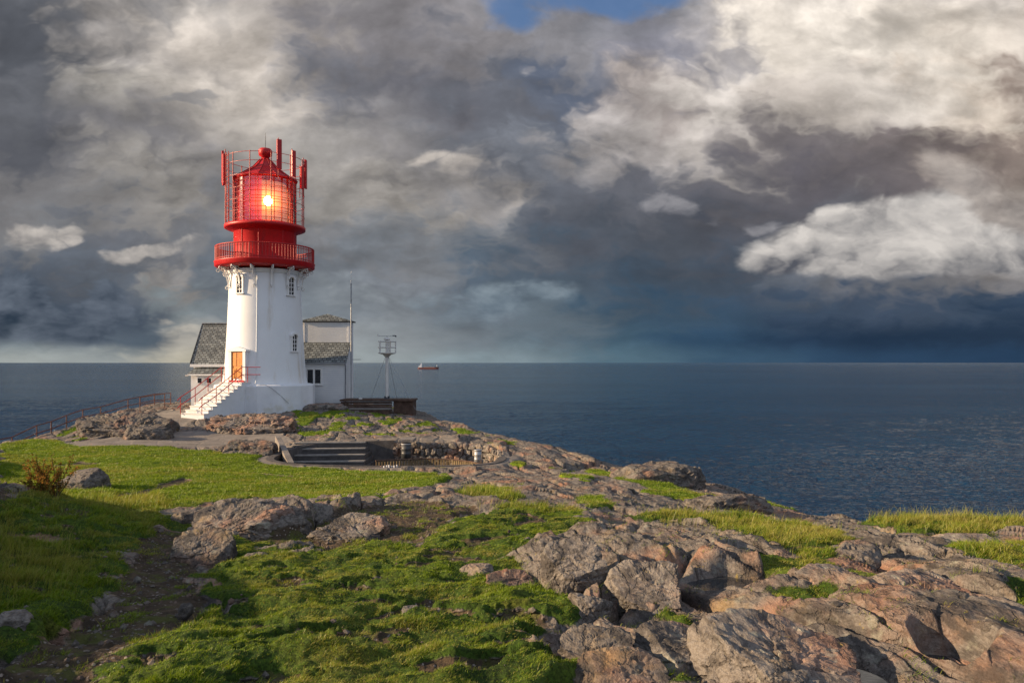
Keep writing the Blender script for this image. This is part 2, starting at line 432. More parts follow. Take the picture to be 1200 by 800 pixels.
GRASS = [W(p) for p in [
 [(0,524),(40,516),(95,521),(250,527),(325,531),(345,548),(500,554),(522,560),(505,568),(470,576),(400,587),(350,588),(300,583),(240,590),(200,600),(120,598),(0,566)],
 [(-40,585),(15,586),(60,575),(130,590),(188,590),(192,625),(160,632),(125,690),(70,735),(20,760),(-60,775),(-60,640),(60,634),(60,626),(-40,625)],
 [(235,668),(300,645),(400,640),(500,634),(520,612),(600,592),(660,594),(705,615),(700,622),(640,640),(600,655),(650,690),(690,712),(660,722),(640,740),(690,775),(660,805),(600,830),(90,830),(140,770),(240,715)],
 [(530,578),(570,571),(620,583),(600,587),(550,583)],
 [(735,601),(800,603),(870,606),(940,614),(1000,627),(1003,640),(945,668),(925,653),(880,632),(820,612),(760,606)],
 [(1005,613),(1060,605),(1200,612),(1300,614),(1300,625),(1200,621),(1120,632),(1060,620)],
 [(1105,640),(1150,634),(1300,650),(1300,690),(1150,664)],
 [(680,549),(705,549),(750,560),(800,573),(860,587),(850,590),(780,577),(720,560)],
 [(668,582),(700,582),(720,592),(690,594)],
 [(826,735),(842,745),(855,785),(832,785),(815,760)],
 [(752,697),(775,700),(800,722),(770,716)],
 [(905,702),(960,702),(1000,712),(960,722),(915,716)],
 [(345,482),(400,478),(440,486),(470,492),(540,506),(500,507),(440,497),(400,508),(352,510),(340,495)],
 [(885,580),(930,590),(925,596),(880,588)],
 [(62,506),(110,495),(112,510),(80,514)],
 [(735,785),(800,765),(810,790),(760,800)],
 [(1180,690),(1220,700),(1240,730),(1190,705)],
 [(430,482),(560,500),(590,512),(540,510),(450,492)],
]]
DIRT = [W(p) for p in [
 [(165,615),(215,620),(235,668),(240,715),(140,770),(90,830),(-60,830),(20,760),(70,735),(125,690)],
 [(395,600),(470,585),(560,592),(520,612),(500,634),(400,640),(300,645),(235,668),(225,640),(280,625),(360,622)],
 [(420,790),(500,772),(640,765),(680,800),(640,830),(400,830)],
 [(300,740),(330,735),(340,745),(310,752)],
 [(540,655),(600,655),(660,690),(690,712),(600,715),(560,690)],
 [(-60,568),(10,568),(18,584),(-60,590)], [(-60,592),(60,596),(120,604),(60,622),(-60,630)],
]]
CUT = [W(p) for p in [[(96,585),(160,573),(215,560),(226,562),(170,578),(110,590)], [(255,548),(330,556),(420,562),(330,559)], [(20,548),(90,541),(150,543),(90,545)]]]
WALK = [W(p) for p in [[(70,519),(130,512),(190,505),(330,506),(345,515),(330,523),(180,522),(95,523)],
                       [(165,505),(150,498),(195,480),(250,484),(215,497),(205,508)]]]


PUD = []
for (a_, b_, r_, s_) in ((862, 682, 0.34, 0.30), (978, 787, 0.20, 0.17), (1115, 772, 0.13, 0.2), (905, 690, 0.16, 0.12)):
    x_, y__ = ray(a_, b_); PUD.append((x_, y__, r_, s_, float(smooth_z(np.array([x_]), np.array([y__]))[0][0]) - 0.05))


def land(X, Y):
    """height, grass, dirt, walk, shore masks"""
    z, sd_ = smooth_z(X, Y)
    R = np.sqrt(X * X + Y * Y) + 1.0
    far = sstep(10, 26, Y)
    n0 = fbm(X * 1.3, Y * 1.3, 4, 0.55, 1)
    n1 = fbm(X * 0.35, Y * 0.35, 4, 0.55, 2)
    ns = n0 * 0.30 * (1 - far) + n1 * 0.8 * (0.2 + far) * 0.8
    g = np.full(X.shape, -9.0)
    for p in GRASS: g = np.maximum(g, polysd(X, Y, p))
    d = np.full(X.shape, -9.0)
    for p in DIRT: d = np.maximum(d, polysd(X, Y, p))
    wk = np.full(X.shape, -9.0)
    for p in WALK: wk = np.maximum(wk, polysd(X, Y, p))
    wsoft = 0.10 + 0.006 * R
    grass = sstep(-wsoft, wsoft, g + ns * 0.6)
    dirt = sstep(-0.15, 0.2, d + ns)
    # worn spots and mossy hummocks inside the turf of the foreground
    worn = sstep(0.02, 0.24, fbm(X * 1.0, Y * 1.9, 5, 0.6, 9)) * (1 - far)
    grass = grass * (1 - worn * 0.88)
    dirt = np.maximum(dirt, 0.9 * sstep(0.0, 0.35, worn) * sstep(0.0, 0.35, g + n0 * 0.3))
    grass = grass * (1 - sstep(41, 44, Y) * sstep(0.22, -0.02, fbm(X * 0.8, Y * 0.45, 4, 0.6, 14)) * 0.95)
    ct = np.full(X.shape, -9.0)
    for p in CUT: ct = np.maximum(ct, polysd(X, Y, p))
    ct = sstep(-0.25, 0.15, ct + n1 * 0.5)
    grass = grass * (1 - 0.8 * ct)
    dirt = np.maximum(dirt, ct)
    # little turf and moss pockets in the rock further off
    pock = sstep(0.40, 0.50, fbm(X * 0.45 + Y * 0.15, Y * 0.28, 4, 0.55, 12)) * sstep(5, 9, Y) * (sd_ > 0.6)
    walk = sstep(-0.15, 0.15, wk + n1 * 0.25)
    pd = pitd(X, Y)
    pitm = sstep(1.0, 0.985, pd)
    apron = sstep(1.20, 1.10, pd + n1 * 0.10) * sstep(PIT[1] + 1.2, PIT[1] - 0.5, Y) + sstep(1.5, 1.2, pd + n1 * 0.3) * sstep(PIT[1] + 1.5, PIT[1] + 2.5, Y) * 0.75 * (1 - sstep(2, 4, X - PIT[0]))
    apron = np.minimum(apron, 1)
    grass = np.maximum(grass, pock * 0.9) * (1 - walk) * (1 - apron)
    # rock relief: strata run towards the viewer, broken across
    wx_ = X + fbm(X * 0.5, Y * 0.5, 3, 0.5, 21) * 0.35; wy_ = Y + fbm(X * 0.8, Y * 0.8, 3, 0.5, 22) * 0.5
    c = wx_ * 0.94 + wy_ * 0.34; a = -wx_ * 0.34 + wy_ * 0.94
    h1, k1 = plates(c / 1.05, a / 6.5, 1, 0.85)
    h2, k2 = plates(c / 0.36, a / 2.4, 2, 0.95)
    h3, k3 = plates(c / 0.11, a / 0.42, 3, 0.9)
    hb, kb = plates(c / 3.6, a / 8.5, 4, 0.6)
    near = 1 - sstep(9, 18, Y)
    rock = (h1 * 0.23 + 0.02) * (0.45 + 0.55 * near) + h2 * 0.062 * (0.4 + 0.6 * near) + h3 * 0.014 * near + hb * 0.22 * far
    rock += (fbm(X * 0.5, Y * 0.3, 3, 0.5, 31) * 0.28) * (0.6 + 0.4 * near) + fbm(X * 4, Y * 3, 4, 0.6, 32) * 0.03
    rock -= 0.05 * np.exp(-(k2 / 0.05) ** 2) * near + 0.17 * np.exp(-(k1 / 0.045) ** 2)
    turf = fbm(X * 1.4, Y * 1.4, 4, 0.5, 41) * 0.10 * (1 - 0.75 * far) + 0.02 + fbm(X * 5.5, Y * 5.5, 3, 0.5, 42) * 0.030 * near + n1 * 0.10 * far
    soil = fbm(X * 2.2, Y * 2.2, 4, 0.5, 43) * 0.05 - 0.06 + fbm(X * 9, Y * 9, 3, 0.6, 44) * 0.014 + np.maximum(0, fbm(X * 6, Y * 6, 2, 0.5, 45) - 0.28) * 0.10 * near
    flat = np.maximum(walk, apron)
    soilw = dirt * (1 - grass)
    rockw = (1 - grass) * (1 - dirt * 0.97)
    hgt = rock * rockw + turf * grass + soil * soilw
    # rock ridge lifted around hollows so that turf lies lower than stone
    hgt = hgt * (1 - flat * 0.93)
    edge = sstep(2.0, 9.0, -sd_)
    hgt += edge * (plates(X / 2.5, Y / 2.5, 6, 0.8)[0] * 1.6 + plates(X / 7, Y / 7, 7, 0.8)[0] * 2.4)
    for (qx, qy, qr, qs, ql) in PUD:      # basins that hold rain water
        e = np.sqrt(((X - qx) / qr) ** 2 + ((Y - qy) / qs) ** 2) + fbm(X * 3, Y * 3, 2, 0.5, 77) * 0.35
        m_ = sstep(1.7, 0.9, e)
        z = z + hgt * 0
        hgt = hgt * (1 - m_) + (ql - 0.05 - z) * m_ - 0 * z
    z = z + hgt
    z = z - pitm * 1.95
    return z, grass, soilw * (1 - walk), np.maximum(walk, apron * 0.9), sd_


# grid: fine near the viewer, coarser with distance; wide enough for a step aside
rows = list(np.linspace(-8, 2.6, 40))
y = 2.6
while y < 66:
    y += min(max(0.00052 * y * y, 0.0088), 0.13); rows.append(y)
y_ = y
for k in range(70):
    y_ += 0.5 * 1.035 ** k; rows.append(y_)
rows = np.array(rows)
sl = np.concatenate([-np.geomspace(2.6, 0.74, 90)[:-1], np.linspace(-0.74, 0.74, 1240), np.geomspace(0.74, 2.6, 90)[1:]])
RY, SX = np.meshgrid(rows, sl, indexing='ij')
GX = SX * (RY + 0.6 + np.maximum(0, 2.6 - RY) * 1.3); GY = RY + 0 * SX
GZ, M_g, M_d, M_w, M_s = land(GX, GY)
nr, nc = GX.shape


def grid_mesh(name, X, Y, Z, attrs=None, smooth=True):
    r, c = X.shape
    me = bpy.data.meshes.new(name)
    me.vertices.add(r * c)
    me.vertices.foreach_set('co', np.stack([X, Y, Z], -1).astype(np.float32).ravel())
    i = np.arange((r - 1) * (c - 1)); a = (i // (c - 1)) * c + i % (c - 1)
    q = np.stack([a, a + 1, a + c + 1, a + c], -1).astype(np.int32).ravel()
    me.loops.add(len(q)); me.loops.foreach_set('vertex_index', q)
    me.polygons.add(len(i)); me.polygons.foreach_set('loop_start', (np.arange(len(i)) * 4).astype(np.int32))
    try: me.polygons.foreach_set('loop_total', np.full(len(i), 4, np.int32))
    except Exception: pass
    me.polygons.foreach_set('use_smooth', np.full(len(i), smooth, bool))
    me.update(calc_edges=True)
    for k, v in (attrs or {}).items():
        at = me.attributes.new(k, 'FLOAT', 'POINT'); at.data.foreach_set('value', v.astype(np.float32).ravel())
    ob = bpy.data.objects.new(name, me); col.objects.link(ob)
    return ob


def zat(x, y):
    """height of the built ground at a point"""
    return float(land(np.array([float(x)]), np.array([float(y)]))[0][0])


# ------------------------------------------------------------------ materials of the ground
def new_mat(name):
    m_ = bpy.data.materials.new(name); m_.use_nodes = True
    t = NT(m_.node_tree)
    b = m_.node_tree.nodes['Principled BSDF']
    return m_, t, b


def attr(t, name):
    n = t.n.new('ShaderNodeAttribute'); n.attribute_name = name
    return n.outputs['Fac']


def rock_nodes(t, pos, tone=1.0, warm=0.5, fine=1.0, vein=None):
    """banded gneiss: grey, pink and ochre with lichen and dark weathering. returns colour, height"""
    st = t.mapping(pos, rot=(0.12, 0.1, math.radians(-19)), scale=(1.0, 0.22, 1.4))
    big = t.noise(pos, 0.55, 4, 0.55)
    pinkm = t.noise(t.vm('ADD', pos, (11, 3, 5)), 0.9, 5, 0.6)
    band = t.noise(st, 9.0, 7, 0.68, dist=0.5)
    speck = t.noise(pos, 60.0 * fine, 4, 0.7)
    col_ = t.ramp(band, [(0.30, (0.06, 0.054, 0.050)), (0.43, (0.145, 0.128, 0.115)), (0.52, (0.25, 0.224, 0.198)), (0.62, (0.155, 0.135, 0.118)), (0.78, (0.42, 0.38, 0.33))])
    pk_ = pinkm if vein is None else t.add(pinkm, t.mul(vein, 0.06))
    col_ = t.mix(t.mul(t.mr(pk_, 0.52 - 0.08 * warm, 0.69), 0.66), col_, t.mix(band, (0.26, 0.115, 0.07), (0.52, 0.27, 0.165)))
    ochre = t.noise(t.vm('ADD', pos, (2, 13, 5)), 1.7, 5, 0.62)
    col_ = t.mix(t.mul(t.mr(ochre, 0.55, 0.72), 0.55), col_, (0.40, 0.27, 0.12))
    lich = t.noise(t.vm('ADD', pos, (7, 1, 9)), 5.5, 7, 0.68)
    col_ = t.mix(t.mul(t.mr(lich, 0.56, 0.66), 0.55), col_, (0.36, 0.36, 0.29))
    dark = t.noise(t.vm('ADD', t.mapping(pos, rot=(0.12, 0.1, math.radians(-19)), scale=(1.2, 0.45, 1.2)), (1, 19, 2)), 2.6, 8, 0.72)
    col_ = t.mix(t.mul(t.mr(dark, 0.50, 0.62), 0.80), col_, (0.060, 0.055, 0.053))
    yl = t.noise(t.vm('ADD', pos, (5, 5, 23)), 9.0, 6, 0.7)
    col_ = t.mix(t.mul(t.mr(yl, 0.64, 0.70), 0.6), col_, (0.36, 0.27, 0.06))
    col_ = t.mix(t.mul(t.mr(speck, 0.35, 0.72), 0.6), col_, (0.50, 0.45, 0.40), 'MULTIPLY')
    cr = t.vor(t.vm('ADD', t.mapping(st, scale=(2.2, 2.2, 1.4)), t.vm('SCALE', t.noise(pos, 2.2, 5, 0.65, color=True), scale=1.0)), 1.0, 'DISTANCE_TO_EDGE')
    crk = t.mr(cr, 0.0, 0.035, 0.0, 1.0)
    col_ = t.mix(t.sub(1.0, t.mr(cr, 0.0, 0.04, 0.55, 1.0)), col_, (0.045, 0.04, 0.035))
    col_ = t.vm('SCALE', col_, scale=tone)
    hh = t.add(t.mul(band, 0.55), t.mul(t.noise(pos, 14.0 * fine, 8, 0.68), 0.6))
    hh = t.add(hh, t.mul(crk, 0.28))
    fine_ = t.noise(t.vm('SCALE', st, scale=4.0), 6.0, 6, 0.7)
    hh = t.add(hh, t.mul(fine_, 0.45))
    hh = t.add(hh, t.mul(speck, 0.10))
    return col_, hh


def bump(t, h, dist, strength=1.0):
    n = t.n.new('ShaderNodeBump'); n.inputs['Strength'].default_value = strength
    n.inputs['Distance'].default_value = dist; t.put(n.inputs['Height'], h)
    return n.outputs[0]


def make_rock_mat(name, tone=1.0, warm=0.5, dist=0.03, offset=(0, 0, 0), fine=1.0):
    m_, t, b = new_mat(name)
    g_ = t.n.new('ShaderNodeNewGeometry')
    pos = t.vm('ADD', g_.outputs['Position'], offset)
    c_, h_ = rock_nodes(t, pos, tone, warm, fine)
    t.put(b.inputs['Base Color'], c_)
    b.inputs['Roughness'].default_value = 0.88
    b.inputs['Specular IOR Level'].default_value = 0.25
    t.put(b.inputs['Normal'], bump(t, h_, dist))
    return m_


def make_ground_mat():
    m_, t, b = new_mat('ground')
    g_ = t.n.new('ShaderNodeNewGeometry'); pos = g_.outputs['Position']
    nrm = t.sep(g_.outputs['Normal'])[2]
    G = attr(t, 'grass'); D = attr(t, 'dirt'); K = attr(t, 'walk'); S = attr(t, 'shore')
    vein = t.mr(t.vm('DISTANCE', t.mapping(pos, scale=(1.0, 0.6, 0.5)), (2.9, 3.9, -1.0)), 2.4, 0.8)
    rc, rh = rock_nodes(t, pos, 0.92, 0.35, 1.0, vein)
    # rock near the water line is darker and bare
    rc = t.mix(t.mr(S, -2.0, -14.0), rc, (0.05, 0.045, 0.042))
    # soil
    sn = t.noise(pos, 7.0, 7, 0.66); sn2 = t.noise(pos, 42.0, 4, 0.7)
    sc = t.ramp(sn, [(0.3, (0.030, 0.022, 0.015)), (0.5, (0.060, 0.043, 0.028)), (0.65, (0.10, 0.072, 0.045)), (0.8, (0.16, 0.13, 0.10))])
    peb = t.vor(pos, 26.0, 'F1', 'Distance'); pebc = t.vor(pos, 26.0, 'F1', 'Color')
    pm = t.mul(t.mr(peb, 0.36, 0.28), t.mr(t.sep(pebc)[0], 0.60, 0.72))
    sc = t.mix(pm, sc, t.mix(t.sep(pebc)[1], (0.12, 0.105, 0.10), (0.34, 0.28, 0.24)))
    mossn = t.noise(t.vm('ADD', pos, (4, 4, 4)), 3.2, 6, 0.62)
    sc = t.mix(t.mul(t.mr(mossn, 0.50, 0.62), 0.75), sc, (0.075, 0.085, 0.018))
    # turf
    tn = t.noise(pos, 1.3, 5, 0.6); tf = t.noise(pos, 38.0, 5, 0.72)
    gc = t.ramp(tn, [(0.30, (0.030, 0.052, 0.008)), (0.46, (0.050, 0.095, 0.010)), (0.58, (0.085, 0.125, 0.014)), (0.72, (0.13, 0.13, 0.022))])
    gc = t.mix(t.mr(tf, 0.35, 0.65), t.vm('SCALE', gc, scale=0.45), t.vm('SCALE', gc, scale=1.25))
    yp = t.sep(pos)[1]
    lawn = t.ramp(t.noise(t.mapping(pos, scale=(0.5, 1.6, 1)), 0.9, 6, 0.62), [(0.3, (0.075, 0.135, 0.006)), (0.5, (0.13, 0.20, 0.008)), (0.68, (0.20, 0.22, 0.016))])
    lawn = t.mix(t.mr(t.noise(pos, 9.0, 5, 0.7), 0.35, 0.65), t.vm('SCALE', lawn, scale=0.6), t.vm('SCALE', lawn, scale=1.15))
    gc = t.mix(t.mr(yp, 13.0, 18.0), gc, lawn)
    # concrete walk
    kn = t.noise(pos, 1.1, 6, 0.6)
    kc = t.ramp(kn, [(0.3, (0.13, 0.115, 0.10)), (0.6, (0.22, 0.195, 0.17)), (0.8, (0.27, 0.24, 0.20))])
    en = t.sub(t.noise(pos, 5.0, 6, 0.65), 0.5)
    gm = t.mr(t.add(G, t.mul(en, 0.9)), 0.38, 0.56)
    dm = t.mr(t.add(D, t.mul(en, 0.9)), 0.38, 0.58)
    c_ = t.mix(dm, rc, sc)
    c_ = t.mix(K, c_, kc)
    c_ = t.mix(gm, c_, gc)
    t.put(b.inputs['Base Color'], c_)
    b.inputs['Roughness'].default_value = 0.9
    b.inputs['Specular IOR Level'].default_value = 0.2
    hs = t.add(t.mul(sn, 0.5), t.add(t.mul(sn2, 0.35), t.mul(pm, 0.35)))
    hh = t.mix(dm, rh, hs); hh = t.mix(K, hh, t.mul(t.noise(pos, 9.0, 5, .6), 0.2)); hh = t.mix(gm, hh, t.mul(tf, 0.8))
    t.put(b.inputs['Normal'], bump(t, hh, 0.045))
    return m_


def make_puddle_mat():
    m_, t, b = new_mat('rain_water')
    b.inputs['Base Color'].default_value = (0.03, 0.032, 0.035, 1); b.inputs['Roughness'].default_value = 0.05
    g_ = t.n.new('ShaderNodeNewGeometry')
    t.put(b.inputs['Normal'], bump(t, t.noise(g_.outputs['Position'], 9.0, 2, 0.5), 0.002))
    return m_


M_ground = make_ground_mat()
ground = grid_mesh('ground', GX, GY, GZ, dict(grass=M_g, dirt=M_d, walk=M_w, shore=M_s))
ground.data.materials.append(M_ground)
ground['kind'] = 'structure'

# ------------------------------------------------------------------ the sea
def make_sea_mat():
    m_, t, b = new_mat('sea_water')
    g_ = t.n.new('ShaderNodeNewGeometry'); pos = g_.outputs['Position']
    dist = t.vm('LENGTH', pos)
    b.inputs['Base Color'].default_value = (0.010, 0.030, 0.055, 1)
    b.inputs['Roughness'].default_value = 0.03
    b.inputs['IOR'].default_value = 1.33
    b.inputs['Specular IOR Level'].default_value = 0.52
    spd = t.mr(dist, 1200.0, 8000.0, 0.50, 0.22); t.put(b.inputs['Specular IOR Level'], spd)
    b.inputs['Specular Tint'].default_value = (0.46, 0.76, 1.0, 1)
    p1 = t.mapping(pos, rot=(0, 0, math.radians(14)), scale=(0.6, 1.0, 1))
    h1 = t.noise(p1, 0.085, 3, 0.5); h2 = t.noise(p1, 0.30, 4, 0.6); h3 = t.noise(p1, 1.1, 3, 0.6); h4 = t.noise(p1, 0.022, 3, 0.5)
    hh = t.add(t.mul(h1, 9.0), t.add(t.mul(h2, 4.0), t.mul(h3, 1.6)))
    hh = t.add(hh, t.mul(h4, 9.0))
    n = t.n.new('ShaderNodeBump'); n.inputs['Distance'].default_value = 1.0
    t.put(n.inputs['Height'], hh)
    t.put(n.inputs['Strength'], 1.0)
    t.put(b.inputs['Normal'], n.outputs[0])
    gust = t.noise(t.mapping(pos, scale=(0.35, 1.0, 1)), 0.0045, 5, 0.6)
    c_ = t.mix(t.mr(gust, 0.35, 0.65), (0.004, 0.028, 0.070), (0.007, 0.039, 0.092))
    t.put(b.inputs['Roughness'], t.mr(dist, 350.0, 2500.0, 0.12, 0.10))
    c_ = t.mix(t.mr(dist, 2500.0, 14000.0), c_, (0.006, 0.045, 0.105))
    t.put(b.inputs['Base Color'], c_)
    return m_


yr = 1.0 / np.linspace(1 / 130.0, 1 / 1100.0, 400)
yy = np.concatenate([[-400, -200, 0, 60, 100], yr, np.geomspace(1200, 70000, 50)])
ss = np.concatenate([-np.geomspace(30, 0.78, 26)[:-1], np.linspace(-0.78, 0.78, 1150), np.geomspace(0.78, 30, 26)[1:]])
SY_, SS_ = np.meshgrid(yy, ss, indexing='ij')
SXX = SS_ * np.maximum(SY_, 100.0)
# wind sea: short steep waves riding on a longer one
ca, sa = math.cos(0.35), math.sin(0.35)
wxx = SXX * ca + SY_ * sa; wyy = -SXX * sa + SY_ * ca
gst = 0.65 + 0.9 * sstep(-0.3, 0.4, fbm(wxx / 160.0, wyy / 90.0, 3, 0.5, 83))
wz = (0.5 - np.abs(fbm(wxx / 17.0, wyy / 8.5, 3, 0.5, 80))) * 1.1 + (0.4 - np.abs(fbm(wxx / 6.0, wyy / 3.6, 3, 0.55, 81))) * 0.85 + fbm(wxx / 60.0, wyy / 38.0, 2, 0.5, 82) * 1.3
wz = wz * gst * sstep(1150, 250, SY_) * (SY_ > 120) * 0.55
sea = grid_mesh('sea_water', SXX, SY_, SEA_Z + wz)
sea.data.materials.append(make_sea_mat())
sea['kind'] = 'structure'

M_pud = make_puddle_mat()
for (qx, qy, qr, qs, ql) in PUD:
    me = bpy.data.meshes.new('rain_water')
    n_ = 40
    me.from_pydata([(qx + 1.45 * qr * math.cos(2 * math.pi * k / n_), qy + 1.45 * qs * math.sin(2 * math.pi * k / n_), ql) for k in range(n_)], [], [tuple(range(n_))])
    me.materials.append(M_pud)
    o_ = bpy.data.objects.new('rain_water', me); col.objects.link(o_); o_['kind'] = 'structure'

# ------------------------------------------------------------------ mesh helpers
class MB:
    """collects shapes and links them as ONE mesh object"""
    def __init__(s): s.v = []; s.f = []; s.sm = []
    def raw(s, vs_, fs_, smooth=False):
        o = len(s.v); s.v += [tuple(v) for v in vs_]
        for f in fs_: s.f.append(tuple(i + o for i in f)); s.sm.append(smooth)
        return s
    def box(s, c, size, rz=0.0, M=None):
        hx, hy, hz = size[0] / 2, size[1] / 2, size[2] / 2
        p = [Vector((x, y, z)) for x in (-hx, hx) for y in (-hy, hy) for z in (-hz, hz)]
        R = Matrix.Rotation(rz, 3, 'Z') if M is None else M
        p = [R @ q + Vector(c) for q in p]
        return s.raw(p, [(0, 1, 3, 2), (4, 6, 7, 5), (0, 4, 5, 1), (2, 3, 7, 6), (0, 2, 6, 4), (1, 5, 7, 3)])
    def tube(s, pts, r, n=8, cap=True, r2=None):
        pts = [Vector(p) for p in pts]; rings = []
        m = len(pts)
        for i, p in enumerate(pts):
            d = (pts[min(i + 1, m - 1)] - pts[max(i - 1, 0)]).normalized()
            a = d.orthogonal().normalized() if abs(d.z) > 0.95 else Vector((-d.y, d.x, 0)).normalized()
            b = d.cross(a)
            rr = r if r2 is None else r + (r2 - r) * i / (m - 1)
            rings += [p + (a * math.cos(2 * math.pi * k / n) + b * math.sin(2 * math.pi * k / n)) * rr for k in range(n)]
        fs_ = [(i * n + k, i * n + (k + 1) % n, (i + 1) * n + (k + 1) % n, (i + 1) * n + k) for i in range(m - 1) for k in range(n)]
        s.raw(rings, fs_, n > 5)
        if cap: s.raw(rings[:n], [tuple(range(n))[::-1]]); s.raw(rings[-n:], [tuple(range(n))])
        return s
    def lathe(s, prof, c=(0, 0, 0), n=48, a0=0.0, a1=2 * math.pi, smooth=True):
        full = abs(a1 - a0 - 2 * math.pi) < 1e-6; k_ = n if full else n + 1
        v = [(c[0] + r * math.sin(a0 + (a1 - a0) * k / n), c[1] - r * math.cos(a0 + (a1 - a0) * k / n), c[2] + z) for r, z in prof for k in range(k_)]
        f = []
        for i in range(len(prof) - 1):
            for k in range(n):
                k2 = (k + 1) % k_
                f.append((i * k_ + k, i * k_ + k2, (i + 1) * k_ + k2, (i + 1) * k_ + k))
        return s.raw(v, f, smooth)
    def prism(s, poly, z0, z1):
        n = len(poly)
        v = [(x, y, z0) for x, y in poly] + [(x, y, z1) for x, y in poly]
        return s.raw(v, [tuple(range(n))[::-1], tuple(range(n, 2 * n))] + [(i, (i + 1) % n, n + (i + 1) % n, n + i) for i in range(n)])
    def slab(s, quad, thick):
        """a plate: four corners and a thickness along its normal"""
        q = [Vector(p) for p in quad]
        nn = (q[1] - q[0]).cross(q[2] - q[0]).normalized() * thick
        v = q + [p - nn for p in q]
        return s.raw(v, [(0, 1, 2, 3), (7, 6, 5, 4), (0, 4, 5, 1), (1, 5, 6, 2), (2, 6, 7, 3), (3, 7, 4, 0)])
    def build(s, name, mat, parent=None, bev=0.0):
        me = bpy.data.meshes.new(name); me.from_pydata(s.v, [], s.f)
        me.polygons.foreach_set('use_smooth', s.sm)
        me.materials.append(mat)
        bm = bmesh.new(); bm.from_mesh(me); bmesh.ops.recalc_face_normals(bm, faces=bm.faces); bm.to_mesh(me); bm.free()
        me.update()
        ob = bpy.data.objects.new(name, me); col.objects.link(ob)
        if parent is not None: ob.parent = parent
        if bev:
            b_ = ob.modifiers.new('bevel', 'BEVEL'); b_.width = bev; b_.segments = 2; b_.limit_method = 'ANGLE'
        return ob


def tag(o, label, cat, group=None, kind=None):
    o['label'] = label; o['category'] = cat
    if group: o['group'] = group
    if kind: o['kind'] = kind
    return o


def thing(name, label, cat, loc=(0, 0, 0), rz=0.0, group=None):
    o = bpy.data.objects.new(name, None); col.objects.link(o)
    o.location = loc; o.rotation_euler = (0, 0, rz); o.empty_display_size = 0.3
    return tag(o, label, cat, group)


def simple_mat(name, c, rough=0.6, spec=0.3, metal=0.0, var=0.12, scale=3.0, bmp=0.0, dirt=None, streak=False):
    m_, t, b = new_mat(name)
    tcn = t.n.new('ShaderNodeTexCoord'); g_ = t.n.new('ShaderNodeNewGeometry')
    pos = g_.outputs['Position']
    n1_ = t.noise(pos, scale, 6, 0.62)
    c1 = tuple(x * (1 - var) for x in c); c2 = tuple(min(1, x * (1 + var)) for x in c)
    cc_ = t.mix(t.mr(n1_, 0.3, 0.7), c1, c2)
    if dirt:
        v = t.mapping(pos, scale=(2.2, 2.2, 0.25)) if streak else pos
        dn = t.noise(v, scale * 0.8, 7, 0.66)
        cc_ = t.mix(t.mul(t.mr(dn, 0.54, 0.72), dirt[1]), cc_, dirt[0])
    t.put(b.inputs['Base Color'], cc_)
    b.inputs['Roughness'].default_value = rough; b.inputs['Metallic'].default_value = metal
    b.inputs['Specular IOR Level'].default_value = spec
    if bmp: t.put(b.inputs['Normal'], bump(t, t.noise(pos, scale * 6, 5, 0.6), bmp))
    return m_


M_white = simple_mat('white_iron_paint', (0.72, 0.73, 0.73), 0.38, 0.45, var=0.03, scale=0.7, bmp=0.002, dirt=((0.52, 0.44, 0.34), 0.6), streak=True)
M_whited = simple_mat('white_trim_paint', (0.74, 0.73, 0.71), 0.45, 0.4, var=0.05, dirt=((0.45, 0.36, 0.26), 0.5), streak=True)
M_plinth = simple_mat('whitewashed_masonry', (0.68, 0.69, 0.70), 0.8, 0.2, var=0.06, scale=1.0, bmp=0.012, dirt=((0.52, 0.49, 0.36), 0.6))
M_step = simple_mat('worn_white_steps', (0.72, 0.69, 0.64), 0.8, 0.2, var=0.08, scale=3.0, bmp=0.01, dirt=((0.40, 0.33, 0.26), 0.6))
M_red = simple_mat('red_iron_paint', (0.46, 0.010, 0.012), 0.45, 0.35, var=0.10, scale=1.5, bmp=0.002, dirt=((0.30, 0.02, 0.02), 0.5), streak=True)
M_redrail = simple_mat('red_rail_paint', (0.38, 0.014, 0.012), 0.5, 0.4, var=0.12, dirt=((0.16, 0.03, 0.02), 0.6))
M_rust = simple_mat('rust_brown_rail', (0.10, 0.035, 0.025), 0.6, 0.3, var=0.25, dirt=((0.05, 0.02, 0.015), 0.6))
M_dark = simple_mat('dark_glass', (0.012, 0.014, 0.018), 0.12, 0.5, var=0.1)
M_door = simple_mat('orange_varnished_wood', (0.55, 0.20, 0.030), 0.45, 0.4, var=0.25, scale=5.0, dirt=((0.28, 0.09, 0.015), 0.7), streak=True)
M_grey = simple_mat('grey_galvanised_steel', (0.30, 0.31, 0.32), 0.5, 0.4, 0.5, var=0.15, dirt=((0.16, 0.10, 0.06), 0.5))
M_mast = simple_mat('pale_mast_paint', (0.62, 0.60, 0.56), 0.5, 0.4, var=0.08, dirt=((0.28, 0.15, 0.08), 0.7), streak=True)
M_darkmetal = simple_mat('dark_metal', (0.055, 0.058, 0.062), 0.5, 0.4, 0.2, var=0.2)
M_conc = simple_mat('weathered_concrete', (0.20, 0.18, 0.16), 0.88, 0.2, var=0.2, scale=2.0, bmp=0.02, dirt=((0.085, 0.07, 0.055), 0.8))
M_concd = simple_mat('dark_damp_concrete', (0.085, 0.078, 0.075), 0.85, 0.2, var=0.25, scale=2.5, bmp=0.02, dirt=((0.16, 0.14, 0.12), 0.7))
M_plank = simple_mat('yellowed_planks', (0.15, 0.11, 0.06), 0.8, 0.2, var=0.3, scale=6.0, bmp=0.01, dirt=((0.14, 0.09, 0.04), 0.6), streak=True)
M_timber = simple_mat('dark_weathered_timber', (0.085, 0.052, 0.038), 0.85, 0.2, var=0.3, scale=4.0, bmp=0.015, dirt=((0.16, 0.12, 0.09), 0.6))


